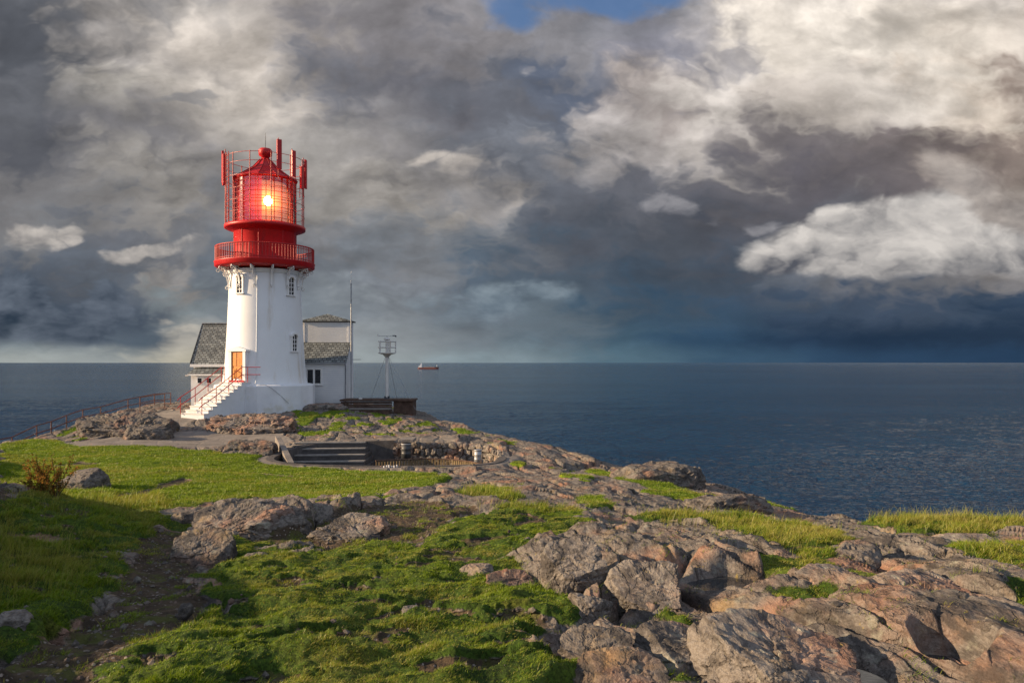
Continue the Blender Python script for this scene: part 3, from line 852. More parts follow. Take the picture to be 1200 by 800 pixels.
def brick_like(name, c1, c2, mortar, scale, bw=0.5, rh=0.25, msize=0.02, proj='XZ', bmp=0.01, rough=0.7, offset=0.5, var=0.3):
    m_, t, b = new_mat(name)
    g_ = t.n.new('ShaderNodeNewGeometry'); pos = g_.outputs['Position']
    x, y, z = t.sep(pos)
    v = {'XZ': t.xyz(x, z, 0.0), 'YZ': t.xyz(y, z, 0.0), 'XY': t.xyz(x, y, 0.0)}[proj]
    n = t.n.new('ShaderNodeTexBrick')
    t.put(n.inputs['Vector'], v); n.inputs['Scale'].default_value = scale
    n.inputs['Color1'].default_value = c1 + (1,); n.inputs['Color2'].default_value = c2 + (1,); n.inputs['Mortar'].default_value = mortar + (1,)
    n.inputs['Mortar Size'].default_value = msize; n.inputs['Brick Width'].default_value = bw; n.inputs['Row Height'].default_value = rh
    n.offset = offset
    nn = t.noise(pos, 1.6, 6, 0.65)
    c_ = t.mix(t.mr(nn, 0.3, 0.7), t.vm('SCALE', n.outputs['Color'], scale=1 - var), t.vm('SCALE', n.outputs['Color'], scale=1 + var))
    t.put(b.inputs['Base Color'], c_)
    b.inputs['Roughness'].default_value = rough
    t.put(b.inputs['Normal'], bump(t, t.sub(1.0, n.outputs['Fac']), bmp))
    return m_


M_slate = brick_like('green_grey_slate', (0.095, 0.11, 0.112), (0.235, 0.255, 0.245), (0.03, 0.03, 0.028), 1.0, 0.30, 0.16, 0.025, 'XZ', 0.02, 0.6, 0.5, 0.3)


def clapboard_mat():
    m_, t, b = new_mat('white_clapboard')
    g_ = t.n.new('ShaderNodeNewGeometry'); pos = g_.outputs['Position']
    z = t.sep(pos)[2]
    fr = t.m('FRACT', t.mul(z, 6.4))
    n1_ = t.noise(pos, 0.8, 5, 0.6)
    c_ = t.mix(t.mr(n1_, 0.3, 0.7), (0.68, 0.69, 0.70), (0.78, 0.78, 0.77))
    c_ = t.mix(t.mr(fr, 0.0, 0.10, 1.0, 0.0), c_, (0.42, 0.43, 0.45))
    t.put(b.inputs['Base Color'], c_); b.inputs['Roughness'].default_value = 0.6
    t.put(b.inputs['Normal'], bump(t, fr, 0.02))
    return m_


M_clap = clapboard_mat()

# ------------------------------------------------------------------ the lighthouse
TX, TY = -17.02, 53.0
LT = thing('lighthouse', 'tall white round lighthouse with red lantern room and glowing lamp on the rocky headland', 'lighthouse', (TX, TY, -1.5))


def zp(py, Y=TY): return (HY - py) / PXF * Y + 1.5      # local height from a photo row


def pol(r, deg, z): a = math.radians(deg); return (r * math.sin(a), -r * math.cos(a), z)


# whitewashed plinth
MB().lathe([(0.0, -2.6), (3.36, -2.6), (3.32, -0.06), (3.26, 0.0), (2.9, 0.06), (0, 0.07)], n=14, smooth=False, a0=math.radians(9), a1=math.radians(369)).build('plinth', M_plinth, LT, 0.03)
# tapering iron shaft
prof = []
for k in range(15):
    t_ = k / 14; z = 0.05 + t_ * (zp(319) - 0.05)
    prof.append((2.36 + 0.36 * (1 - t_) ** 1.4 + 0.10 * math.exp(-t_ * 16), z))
sh = MB().lathe(prof, n=96)
sh.lathe([(2.40, zp(319) - 0.25), (2.47, zp(319) - 0.2), (2.47, zp(319) + 0.02)], n=96)
shaft = sh.build('tower_shaft', M_white, LT)
for deg in (5.5, 95, 185, 275):       # raised plate seams
    MB().tube([pol(r_ + 0.012, deg, z_) for r_, z_ in prof], 0.035, 6).build('seam', M_white, shaft)


def shaft_r(z):
    return float(np.interp(z, [p[1] for p in prof], [p[0] for p in prof]))


def placed(name, parent, deg, z, r):
    """an empty-free local frame on the tower wall: returns a function mapping (side, out, up) to tower coordinates"""
    a = math.radians(deg); n_ = Vector((math.sin(a), -math.cos(a), 0)); t_ = Vector((math.cos(a), math.sin(a), 0))
    return lambda s_, o_, u_: tuple(n_ * (r + o_) + t_ * s_ + Vector((0, 0, z + u_)))


def boxf(mb, F, s0, s1, o0, o1, u0, u1):
    v = [F(a_, b_, c_) for a_ in (s0, s1) for b_ in (o0, o1) for c_ in (u0, u1)]
    mb.raw(v, [(0, 1, 3, 2), (4, 6, 7, 5), (0, 4, 5, 1), (2, 3, 7, 6), (0, 2, 6, 4), (1, 5, 7, 3)])


def arched_window(deg, ztop, zbot, w_=0.42):
    zm = (ztop + zbot) / 2; h = ztop - zbot
    F = placed('', LT, deg, zm, shaft_r(zm)); tl = (shaft_r(zbot) - shaft_r(ztop))
    f = MB()
    for sx_ in (-1, 1): boxf(f, F, sx_ * (w_ / 2 + 0.07) - 0.06, sx_ * (w_ / 2 + 0.07) + 0.06, -0.12, 0.09, -h / 2, h / 2)
    boxf(f, F, -w_ / 2 - 0.20, w_ / 2 + 0.20, -0.12, 0.14, -h / 2 - 0.08, -h / 2)
    N_ = 8
    for k in range(N_):      # round hood
        a0, a1 = math.pi * k / N_, math.pi * (k + 1) / N_
        v = []
        for o_ in (-0.1, 0.15):
            for a_, r_ in ((a0, w_ / 2), (a1, w_ / 2), (a1, w_ / 2 + 0.17), (a0, w_ / 2 + 0.17)):
                v.append(F(math.cos(a_) * r_, o_, h / 2 + math.sin(a_) * r_ * 0.75))
        f.raw(v, [(0, 1, 2, 3), (7, 6, 5, 4), (0, 4, 5, 1), (2, 6, 7, 3), (1, 5, 6, 2), (3, 7, 4, 0)])
    win = f.build('window', M_whited, LT)
    g_ = MB(); boxf(g_, F, -w_ / 2, w_ / 2, -0.2, 0.012 + tl * .3, -h / 2, h / 2 + w_ * .33); g_.build('pane', M_dark, win)
    b_ = MB()
    boxf(b_, F, -0.02, 0.02, 0.012, 0.05 + tl * .3, -h / 2, h / 2 + w_ * .33)
    for q in (-0.28, 0.0, 0.28): boxf(b_, F, -w_ / 2, w_ / 2, 0.012, 0.045 + tl * .3, q * h - 0.02, q * h + 0.02)
    b_.build('glazing_bar', M_whited, win)


arched_window(17.8 - 42, zp(326, 51.5), zp(344, 51.5))
arched_window(17.8 + 43, zp(327, 51.5), zp(345, 51.5))
arched_window(17.8 + 46, zp(394, 51.5), zp(411, 51.5), 0.38)
# door
dz0, dz1 = zp(446.5, 50.4), zp(412, 50.4)
DDEG = 17.8 - 39.5
F = placed('', LT, DDEG, 0, shaft_r(1.2))
fr = MB()
for sx_ in (-1, 1): boxf(fr, F, sx_ * 0.58 - 0.11, sx_ * 0.58 + 0.11, -0.4, 0.16, dz0, dz1 + 0.02)
boxf(fr, F, -0.78, 0.78, -0.3, 0.20, dz1 + 0.02, dz1 + 0.13)
fr.raw([F(-0.76, o_, dz1 + 0.13) for o_ in (-.2, .18)] + [F(0.76, o_, dz1 + 0.13) for o_ in (-.2, .18)] + [F(0, o_, dz1 + 0.36) for o_ in (-.2, .18)],
       [(1, 3, 5), (0, 4, 2), (0, 1, 5, 4), (2, 4, 5, 3), (0, 2, 3, 1)])
dfr = fr.build('door_frame', M_whited, LT)
d_ = MB(); boxf(d_, F, -0.46, 0.46, -0.2, 0.08, dz0 + 0.06, dz1); door = d_.build('door', M_door, LT)
d_ = MB()
for sx_ in (-0.23, 0.23):
    for u0, u1 in ((0.15, 0.85), (1.0, 1.85)): boxf(d_, F, sx_ - 0.15, sx_ + 0.15, 0.08, 0.10, dz0 + u0, dz0 + u1)
d_.build('panel', M_door, door)
d_ = MB(); boxf(d_, F, 0.34, 0.40, 0.08, 0.14, dz0 + 0.95, dz0 + 1.05); d_.build('handle', M_darkmetal, door)
s_ = MB(); boxf(s_, F, -0.6, 0.6, -0.3, 0.22, dz0 - 0.06, dz0 + 0.06); s_.build('threshold', M_red, LT)

# gallery with scroll brackets
gz0, gz1 = zp(316.5), zp(309)
MB().lathe([(2.1, gz0), (3.12, gz0 + 0.04), (3.22, gz0 + 0.10), (3.30, gz0 + 0.16), (3.30, gz1 - 0.05), (3.34, gz1), (3.20, gz1 + 0.04), (2.0, gz1 + 0.04)], n=96).build('gallery_deck', M_red, LT)
for k in range(14):
    deg = 17.8 + 9 + k * 360 / 14; a = math.radians(deg)
    n_ = Vector((math.sin(a), -math.cos(a), 0)); t_ = Vector((math.cos(a), math.sin(a), 0))
    b_ = MB(); pts = []
    for q in range(9):
        u = q / 8; ang = u * math.pi / 2
        pts.append((2.46 + 0.66 * (1 - math.cos(ang)), -1.25 + 1.20 * math.sin(ang)))
    v = []
    for o_, u_ in pts:
        for s2, w2 in ((-0.06, 0.0), (0.06, 0.0), (0.06, 0.13), (-0.06, 0.13)):
            v.append(n_ * (o_ - w2 * 0.4) + t_ * s2 + Vector((0, 0, gz0 + u_ + w2 * 0.6)))
    b_.raw(v, [(i * 4 + j, i * 4 + (j + 1) % 4, i * 4 + 4 + (j + 1) % 4, i * 4 + 4 + j) for i in range(8) for j in range(4)])
    for (o_, u_, rr_) in ((2.58, -0.35, 0.17), (2.50, -1.28, 0.10), (3.08, -0.10, 0.10)):
        ring = [n_ * (o_ + rr_ * math.cos(x_)) + Vector((0, 0, gz0 + u_ + rr_ * math.sin(x_))) for x_ in [2 * math.pi * y2 / 10 for y2 in range(11)]]
        b_.tube(ring, 0.035, 5, cap=False)
    b_.tube([n_ * 2.50 + Vector((0, 0, gz0 - 0.03)), n_ * 3.15 + Vector((0, 0, gz0 - 0.0))], 0.05, 6)
    b_.build('bracket', M_whited, LT)
rl = MB()
gt = zp(292)
for z_, rad in ((gt, 0.045), (gz1 + 0.12, 0.03), (gt - 0.16, 0.022)):
    rl.tube([pol(3.24, 360 * k / 72, z_) for k in range(73)], rad, 6, cap=False)
rl.build('gallery_rail', M_redrail, LT)
for k in range(98):      # balusters; every seventh a stouter post
    MB().tube([pol(3.24, 360 * k / 98, gz1), pol(3.24, 360 * k / 98, gt)], 0.042 if k % 7 == 0 else 0.030, 6).build('baluster', M_redrail, LT)

# red watch room
wz0, wz1 = gz1 + 0.03, zp(272)
wr = MB().lathe([(2.08, wz0), (2.08, wz1), (2.15, wz1 + 0.05)], n=64).build('watch_room_wall', M_red, LT)
for deg in (-28, 17.8 - 12, 50, 80, -60):
    MB().tube([pol(2.09, deg, wz0), pol(2.09, deg, wz1)], 0.03, 6).build('seam', M_red, wr)
# upper gallery ring
uz = zp(266)
MB().lathe([(2.1, wz1 - 0.10), (2.30, wz1 + 0.02), (2.60, uz - 0.24), (2.68, uz - 0.20), (2.68, uz), (2.0, uz + 0.02)], n=72).build('lantern_gallery', M_red, LT)
# lantern: sill, glazing bars, panes, red blind
lz0, lz1 = uz, zp(212)
MB().lathe([(2.10, lz0), (2.10, lz0 + 0.14), (2.02, lz0 + 0.16)], n=64).build('lantern_sill', M_red, LT)
gb = MB()
for k in range(24): gb.tube([pol(2.05, 15 * k + 4, lz0), pol(2.05, 15 * k + 4, lz1)], 0.026, 5)
for k in range(1, 9): gb.tube([pol(2.05, 360 * q / 48, lz0 + (lz1 - lz0) * k / 9) for q in range(49)], 0.016, 5, cap=False)
gb.build('glazing_bar', M_redrail, LT)


def glass_mat():
    m_, t, b = new_mat('lantern_glass')
    m_.node_tree.nodes.remove(b)
    tr = t.n.new('ShaderNodeBsdfTransparent'); tr.inputs[0].default_value = (1.0, 0.93, 0.90, 1)
    gl = t.n.new('ShaderNodeBsdfGlossy'); gl.inputs['Roughness'].default_value = 0.10; gl.inputs[0].default_value = (1, 1, 1, 1)
    fz = t.n.new('ShaderNodeFresnel'); fz.inputs[0].default_value = 1.5
    mx = t.n.new('ShaderNodeMixShader')
    t.l.new(t.m('ADD', t.mul(fz.outputs[0], 0.9), 0.10, clamp=True), mx.inputs[0])
    t.l.new(tr.outputs[0], mx.inputs[1]); t.l.new(gl.outputs[0], mx.inputs[2])
    t.l.new(mx.outputs[0], t.n['Material Output'].inputs[0])
    return m_


def emit_mat(name, c, s_, bands=False):
    m_, t, b = new_mat(name)
    b.inputs['Base Color'].default_value = tuple(x * 0.4 for x in c) + (1,)
    b.inputs['Emission Color'].default_value = c + (1,)
    b.inputs['Emission Strength'].default_value = s_
    b.inputs['Roughness'].default_value = 0.25
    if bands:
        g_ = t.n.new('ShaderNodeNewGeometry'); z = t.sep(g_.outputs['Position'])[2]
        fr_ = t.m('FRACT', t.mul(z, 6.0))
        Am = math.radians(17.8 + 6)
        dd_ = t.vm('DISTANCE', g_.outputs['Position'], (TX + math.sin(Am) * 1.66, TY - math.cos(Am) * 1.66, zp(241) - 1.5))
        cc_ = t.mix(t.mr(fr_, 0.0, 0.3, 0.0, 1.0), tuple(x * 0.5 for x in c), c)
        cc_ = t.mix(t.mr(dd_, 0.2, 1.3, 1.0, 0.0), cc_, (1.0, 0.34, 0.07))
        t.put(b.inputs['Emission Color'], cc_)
        t.put(b.inputs['Emission Strength'], t.add(t.mr(dd_, 0.0, 1.9, s_ * 2.4, s_ * 0.7), t.mr(dd_, 0.15, 1.1, 0.7, 0.0)))  # lamp's glow painted into the lens as emission, strongest beside the lamp
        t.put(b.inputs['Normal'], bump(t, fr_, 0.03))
    return m_


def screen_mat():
    m_, t, b = new_mat('red_glass_painted_glow')
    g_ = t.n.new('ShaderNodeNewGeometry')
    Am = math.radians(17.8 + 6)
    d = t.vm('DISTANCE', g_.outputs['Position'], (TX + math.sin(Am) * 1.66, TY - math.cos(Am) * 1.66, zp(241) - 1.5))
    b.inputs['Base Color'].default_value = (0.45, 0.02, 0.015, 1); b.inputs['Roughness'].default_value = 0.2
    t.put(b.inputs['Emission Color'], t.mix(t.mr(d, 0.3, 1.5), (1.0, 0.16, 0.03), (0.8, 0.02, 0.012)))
    t.put(b.inputs['Emission Strength'], t.mr(d, 0.2, 2.2, 0.75, 0.14))  # lamp's light on the screen put in as emission, fading with distance
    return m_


M_glass = glass_mat()
MB().lathe([(2.02, lz0 + 0.1), (2.02, lz1)], n=48).build('glass', M_glass, LT)
# the red screen stands inside the glass on the seaward-left sector, the clear sector faces the viewer's right
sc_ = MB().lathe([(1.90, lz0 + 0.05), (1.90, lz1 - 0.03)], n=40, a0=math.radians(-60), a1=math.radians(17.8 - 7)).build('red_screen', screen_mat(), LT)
# fresnel optic: cylinder drum with a swelling middle
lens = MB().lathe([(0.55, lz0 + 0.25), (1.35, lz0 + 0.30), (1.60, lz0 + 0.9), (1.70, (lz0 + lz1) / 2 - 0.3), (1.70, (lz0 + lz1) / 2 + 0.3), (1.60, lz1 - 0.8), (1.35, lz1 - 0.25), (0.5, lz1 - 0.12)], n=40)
lens_o = lens.build('fresnel_lens', emit_mat('prism_glass_painted_glow', (0.95, 0.27, 0.10), 0.36, True), LT)
MB().lathe([(0.30, lz0), (0.30, lz0 + 0.3)], n=16).build('pedestal', M_red, LT)
# lamp flame seen through the middle of the optic
A_ = math.radians(17.8 + 6)
lc = Vector((math.sin(A_) * 1.66, -math.cos(A_) * 1.66, zp(241)))
lm = MB()
for i in range(1):
    vv = []; ff = []
    for a_ in range(9):
        for b_ in range(14):
            th = math.pi * a_ / 8; ph = 2 * math.pi * b_ / 14
            vv.append(lc + Vector((math.sin(th) * math.cos(ph), math.sin(th) * math.sin(ph), math.cos(th) * 1.15)) * 0.30)
    for a_ in range(8):
        for b_ in range(14): ff.append((a_ * 14 + b_, a_ * 14 + (b_ + 1) % 14, (a_ + 1) * 14 + (b_ + 1) % 14, (a_ + 1) * 14 + b_))
    lm.raw(vv, ff, True)
lm.build('lamp', emit_mat('white_hot_lamp', (1.0, 0.66, 0.32), 7.0), LT)
pl = bpy.data.lights.new('lamp_light', 'POINT'); pl.energy = 260; pl.color = (1.0, 0.28, 0.10); pl.shadow_soft_size = 0.3
plo = bpy.data.objects.new('lamp_light', pl); col.objects.link(plo); plo.parent = LT
plo.location = tuple(Vector((math.sin(A_) * 1.98, -math.cos(A_) * 1.98, zp(241))))
# roof
rz1 = zp(185)
MB().lathe([(2.16, lz1 - 0.10), (2.20, lz1), (2.10, lz1 + 0.08), (1.55, lz1 + 0.36), (0.85, lz1 + 0.85), (0.36, rz1 - 0.16), (0.24, rz1), (0, rz1)], n=12, smooth=False, a0=math.radians(6), a1=math.radians(366)).build('lantern_roof', M_red, LT)
rb = MB()
for k in range(12):
    dg = 6 + 30 * k
    rb.tube([pol(2.13, dg, lz1 + 0.08), pol(1.57, dg, lz1 + 0.38), pol(0.87, dg, lz1 + 0.87), pol(0.37, dg, rz1 - 0.14)], 0.028, 5)
rb.build('roof_rib', M_redrail, LT)
vz = zp(174)
MB().lathe([(0.0, rz1 - 0.05), (0.26, rz1 - 0.05), (0.28, rz1 + 0.06), (0.44, rz1 + 0.14), (0.46, vz - 0.16), (0.36, vz - 0.04), (0.0, vz)], n=20).build('ventilator', M_red, LT)
MB().tube([(0, 0, vz - 0.05), (0, 0, zp(156))], 0.028, 6, r2=0.012).build('lightning_rod', M_darkmetal, LT)
# outer service cage: posts and hoops
cr_ = 2.60
for k in range(12):
    dg = 17.8 + 30 * k + 8
    MB().tube([pol(cr_, dg, uz), pol(cr_, dg, zp(188))], 0.036, 6).build('cage_post', M_redrail, LT)
for z_, rad in ((zp(189), 0.020), (zp(199), 0.018), (zp(214), 0.022), (zp(228), 0.014), (zp(241), 0.018), (zp(254), 0.014)):
    MB().tube([pol(cr_, 360 * k / 60, z_) for k in range(61)], rad, 5, cap=False).build('cage_hoop', M_redrail, LT)
ld = MB()    # ladder on the left
for dg in (17.8 - 70, 17.8 - 62): ld.tube([pol(cr_ + 0.05, dg, uz), pol(cr_ + 0.05, dg, zp(186))], 0.028, 5)
for k in range(16):
    z_ = uz + 0.25 + k * 0.28
    ld.tube([pol(cr_ + 0.05, 17.8 - 70, z_), pol(cr_ + 0.05, 17.8 - 62, z_)], 0.016, 5)
ld.build('ladder', M_redrail, LT)
# aerials: flat panel antennas strapped to the cage posts
for px_, ty, by, front in ((259, 180, 217, 1), (265, 185, 221, 1), (326, 172, 206, -1), (342, 181, 211, -1), (352, 196, 222, 1), (356.6, 185, 219, 1)):
    q = max(-0.995, min(0.995, (px_ - 311) / (47.5)))
    dg = 17.8 + (math.degrees(math.asin(q)) if front > 0 else 180 - math.degrees(math.asin(q)) if False else math.degrees(math.asin(q)))
    z0_, z1_ = zp(by, 52.5), zp(ty, 52.5)
    a = math.radians(dg)
    an = MB(); c0 = Vector(pol(cr_ + 0.16, dg, (z0_ + z1_) / 2))
    an.box(c0, (0.32, 0.14, z1_ - z0_), a)
    ao = an.build('panel_antenna', M_red, LT, 0.02)
    st = MB()
    for f_ in (0.2, 0.8):
        st.tube([pol(cr_ - 0.02, dg, z0_ + (z1_ - z0_) * f_), pol(cr_ + 0.12, dg, z0_ + (z1_ - z0_) * f_)], 0.022, 5)
    st.tube([pol(cr_, dg, z0_ - 0.6), pol(cr_, dg, z1_ + 0.15)], 0.030, 6)
    st.build('antenna_pipe', M_redrail, ao)
# cable down the front of the plinth
cb = MB(); cpts = []
for k in range(10):
    u = k / 9; cpts.append(pol(3.0 + 0.33 * min(1, u * 2.2), 17.8 - 8 + 34 * u, 0.10 - 0.06 - 1.75 * max(0, u - 0.25) ** 1.2))
cb.tube(cpts, 0.014, 5).build('cable', M_grey, LT)

# stairs
a = math.radians(DDEG + 1.0)
SN = Vector((math.sin(a), -math.cos(a), 0)); ST_ = Vector((math.cos(a), math.sin(a), 0))
stairs = thing('entrance_stairs', 'white masonry steps with solid side wall rising to the orange lighthouse door', 'stairs', (TX, TY, 0))
NS = 10; ztop = -1.5 + dz0 - 0.06; zb = -3.30; rise = (ztop - zb) / NS; run = 0.37; o0 = 2.70; land_ = 0.75; hw = 0.88
sb = MB()
for k in range(NS):
    zt = ztop - k * rise
    oa = o0 if k == 0 else o0 + land_ + (k - 1) * run
    ob_ = o0 + land_ + k * run
    v = [SN * o_ + ST_ * s2 + Vector((0, 0, z_)) for o_ in (oa, ob_) for s2 in (-hw, hw) for z_ in (-4.4, zt - 0.05)]
    fs_ = [(0, 1, 3, 2), (4, 6, 7, 5), (0, 4, 5, 1), (2, 3, 7, 6), (0, 2, 6, 4), (1, 5, 7, 3)]
    sb.raw(v, fs_)
sb.build('stair_body', M_plinth, stairs)
for k in range(NS):
    zt = ztop - k * rise
    oa = o0 if k == 0 else o0 + land_ + (k - 1) * run
    ob_ = o0 + land_ + k * run + 0.035
    v = [SN * o_ + ST_ * s2 + Vector((0, 0, z_)) for o_ in (oa, ob_) for s2 in (-hw - 0.03, hw + 0.03) for z_ in (zt - 0.048, zt)]
    MB().raw(v, fs_).build('step', M_step, stairs, 0.008)
def stair_rail(side, label, ext):
    rt = thing('stair_railing', label, 'railing', (TX, TY, 0), group='red railings of the lighthouse stairs')
    P0 = []
    for o_, z_ in ((o0 + 0.1 if ext else o0 + 0.35, ztop), (o0 + land_ - 0.1, ztop), (o0 + land_ + 3 * run, ztop - 3.3 * rise), (o0 + land_ + 6 * run, ztop - 6.3 * rise), (o0 + land_ + (NS - 1) * run + 0.1, ztop - (NS - 1) * rise)):
        P0.append(SN * o_ + ST_ * side * (hw - 0.06) + Vector((0, 0, z_)))
    for p in P0: MB().tube([p - Vector((0, 0, 0.05)), p + Vector((0, 0, 0.98))], 0.024, 6).build('post', M_redrail, rt)
    for hgt_, nm in ((0.98, 'handrail'), (0.5, 'middle_rail')):
        q = [p + Vector((0, 0, hgt_)) for p in P0]
        if side > 0: q = [q[0] + ST_ * 0.9 + SN * -0.15, q[0] + ST_ * 0.6] + q
        q.append(q[-1] + SN * 0.25 + Vector((0, 0, -0.18)))
        MB().tube(q, 0.026, 6).build(nm, M_redrail, rt)
stair_rail(1, 'red pipe railing on the near right edge of the white lighthouse steps', True)
stair_rail(-1, 'red pipe railing on the far left edge of the white lighthouse steps', False)

# ------------------------------------------------------------------ keeper's house
HS = thing('keepers_house', 'white clapboard keepers house with grey green slate roofs behind the lighthouse', 'house', (0, 0, 0))
def X_(px_, Y): return (px_ - 600) / PXF * Y
def Z_(py_, Y): return (HY - py_) / PXF * Y
hy0, hy1 = 57.3, 61.4; hx0, hx1 = X_(224.5, 57.3), -12.15
ez = Z_(423, hy0); rz = Z_(379, 59.35)
gb0 = hx0 + 0.15
mbh = MB()
mbh.raw([(gb0, hy0, -4.3), (hx1 - 3.4, hy0, -4.3), (hx1 - 3.4, hy1, -4.3), (gb0, hy1, -4.3), (gb0, hy0, ez), (hx1 - 3.4, hy0, ez), (hx1 - 3.4, hy1, ez), (gb0, hy1, ez), (gb0, (hy0 + hy1) / 2, rz - 0.1), (hx1 - 3.4, (hy0 + hy1) / 2, rz - 0.1)],
        [(0, 1, 5, 4), (1, 2, 6, 9, 5), (2, 3, 7, 6), (3, 0, 4, 8, 7)])
mbh.build('gable_wall', M_clap, HS)
def roofslab(name, q, th=0.10, mat=None): return MB().slab(q, th).build(name, mat or M_slate, HS)
ym_ = (hy0 + hy1) / 2
roofslab('roof', [(hx0, hy0 - 0.22, ez - 0.22), (hx1 - 3.3, hy0 - 0.22, ez - 0.22), (hx1 - 3.3, ym_, rz), (hx0, ym_, rz)])
roofslab('roof', [(hx0, hy1 + 0.22, ez - 0.22), (hx0, ym_, rz), (hx1 - 3.3, ym_, rz), (hx1 - 3.3, hy1 + 0.22, ez - 0.22)])
MB().box(((hx0 + hx1 - 3.3) / 2, ym_, rz + 0.02), (hx1 - 3.3 - hx0, 0.22, 0.07)).build('ridge_capping', M_grey, HS)
vb = MB()
vb.slab([(hx0 - 0.035, hy0 - 0.26, ez - 0.16), (hx0 - 0.004, hy0 - 0.26, ez - 0.16), (hx0 - 0.004, ym_, rz + 0.04), (hx0 - 0.035, ym_, rz + 0.04)], 0.24)
vb.build('barge_board', M_darkmetal, HS)
MB().box(((hx0 + hx1 - 3.3) / 2, hy0 - 0.26, ez - 0.33), (hx1 - 3.3 - hx0, 0.06, 0.20)).build('fascia', M_whited, HS)
# low shed wing on the left front
lx0, lx1 = X_(222.5, 56.0), X_(290, 56.0); ly = 55.9
l1 = Z_(437.5, ly)
MB().box(((lx0 + lx1) / 2 + 0.05, (ly + hy0) / 2 + 0.15, (-4.3 + l1) / 2), (lx1 - lx0, hy0 - ly - 0.02, l1 + 4.3)).build('shed_wall', M_whited, HS)
roofslab('shed_roof', [(lx0 - 0.12, ly - 0.05, l1 - 0.02), (lx1, ly - 0.05, l1 - 0.02), (lx1, hy0 - 0.02, ez - 0.46), (lx0 - 0.12, hy0 - 0.02, ez - 0.46)], 0.08)
MB().box(((lx0 + lx1) / 2, ly - 0.07, l1 - 0.10), (lx1 - lx0 + 0.2, 0.05, 0.12)).build('fascia', M_whited, HS)
for a0_, a1_ in ((231.5, 236), (242, 247)):
    xa, xb = X_(a0_, ly), X_(a1_, ly); za, zb_ = Z_(448.5, ly), Z_(443, ly)
    wn = MB().box(((xa + xb) / 2, ly + 0.10, (za + zb_) / 2), (xb - xa + 0.12, 0.12, zb_ - za + 0.12)).build('shed_window', M_whited, HS)
    MB().box(((xa + xb) / 2, ly + 0.045, (za + zb_) / 2), (xb - xa, 0.04, zb_ - za)).build('pane', M_dark, wn)
ll = MB().box((lx0 - 0.15, ly - 0.1, Z_(440, ly)), (0.18, 0.12, 0.10)).build('wall_lamp', M_mast, HS, 0.02)
# tall block at right
bx0, bx1 = hx1 - 3.45, hx1; bz = Z_(377.5, hy0)
hyb = 58.75
MB().box(((bx0 + bx1) / 2, (hy0 + hyb) / 2, (bz - 4.3) / 2), (bx1 - bx0, hyb - hy0, bz + 4.3)).build('tower_block_wall', M_clap, HS)
cbz = bz + 0.03
cx_, cy_ = (bx0 + bx1) / 2, (hy0 + hyb) / 2
hp = MB(); o_ = 0.16
c4 = [(bx0 - o_, hy0 - o_), (bx1 + o_, hy0 - o_), (bx1 + o_, hyb + o_), (bx0 - o_, hyb + o_)]
hp.raw([(x, y, cbz) for x, y in c4] + [(x, y, cbz + 0.09) for x, y in c4] + [(cx_, cy_ - 0.25, cbz + 0.62), (cx_, cy_ + 0.25, cbz + 0.62)],
       [(3, 2, 1, 0), (0, 1, 5, 4), (1, 2, 6, 5), (2, 3, 7, 6), (3, 0, 4, 7), (4, 5, 8), (5, 6, 9, 8), (6, 7, 9), (7, 4, 8, 9)])
hp.build('hipped_roof', M_slate, HS)
MB().box((bx1 - 0.05, hy0 - 0.012, (bz - 4.0) / 2), (0.16, 0.03, bz + 4.0)).build('corner_board', M_whited, HS)
MB().box((bx0 + 0.08, hy0 - 0.012, (bz + 1.5) / 2), (0.12, 0.03, bz - 1.5)).build('corner_board', M_whited, HS)
# lean-to in front of it
ky = 55.8; kz0 = Z_(423.5, ky); kz1 = Z_(401, hy0); kx0, kx1 = -16.0, X_(404.5, ky)
MB().raw([(kx0, ky, -2.95), (kx1, ky, -2.95), (kx1, hy0 - 0.03, -2.95), (kx0, hy0 - 0.03, -2.95), (kx0, ky, kz0), (kx1, ky, kz0), (kx1, hy0 - 0.03, kz1 - 0.1), (kx0, hy0 - 0.03, kz1 - 0.1)],
         [(0, 1, 5, 4), (1, 2, 6, 5), (2, 3, 7, 6), (3, 0, 4, 7), (4, 5, 6, 7)]).build('lean_to_wall', M_clap, HS)
MB().box(((kx0 + kx1) / 2, (ky + hy0) / 2, -3.6), (kx1 - kx0 - 0.1, hy0 - ky - 0.12, 1.296)).build('stone_footing', M_concd, HS)
roofslab('lean_to_roof', [(kx0, ky - 0.18, kz0 - 0.06), (kx1 + 0.10, ky - 0.18, kz0 - 0.06), (kx1 + 0.10, hy0 - 0.04, kz1), (kx0, hy0 - 0.04, kz1)])
MB().box(((kx0 + kx1 + .1) / 2, ky - 0.23, kz0 - 0.12), (kx1 - kx0 + .1, 0.09, 0.10)).build('gutter', M_grey, HS)
MB().tube([(kx1 + 0.02, ky - 0.22, kz0 - 0.1), (kx1 + 0.04, ky - 0.07, kz0 - 0.35), (kx1 + 0.04, ky - 0.07, -3.2)], 0.045, 8).build('downpipe', M_grey, HS)
xa, xb = X_(360.5, ky), X_(375.8, ky); za, zb_ = Z_(449, ky), Z_(433, ky)
wn = MB()
for (x0_, x1_, z0_, z1_) in ((xa - 0.14, xa, za - .1, zb_ + .12), (xb, xb + 0.14, za - .1, zb_ + .12), (xa, xb, zb_, zb_ + .12), (xa, xb, za - .1, za), ((xa + xb) / 2 - .07, (xa + xb) / 2 + .07, za, zb_)):
    wn.box(((x0_ + x1_) / 2, ky - 0.02, (z0_ + z1_) / 2), (x1_ - x0_, 0.08, z1_ - z0_))
wno = wn.build('window', M_whited, HS)
MB().box(((xa + xb) / 2, ky + 0.005, (za + zb_) / 2), (xb - xa, 0.03, zb_ - za)).build('pane', M_dark, wno)
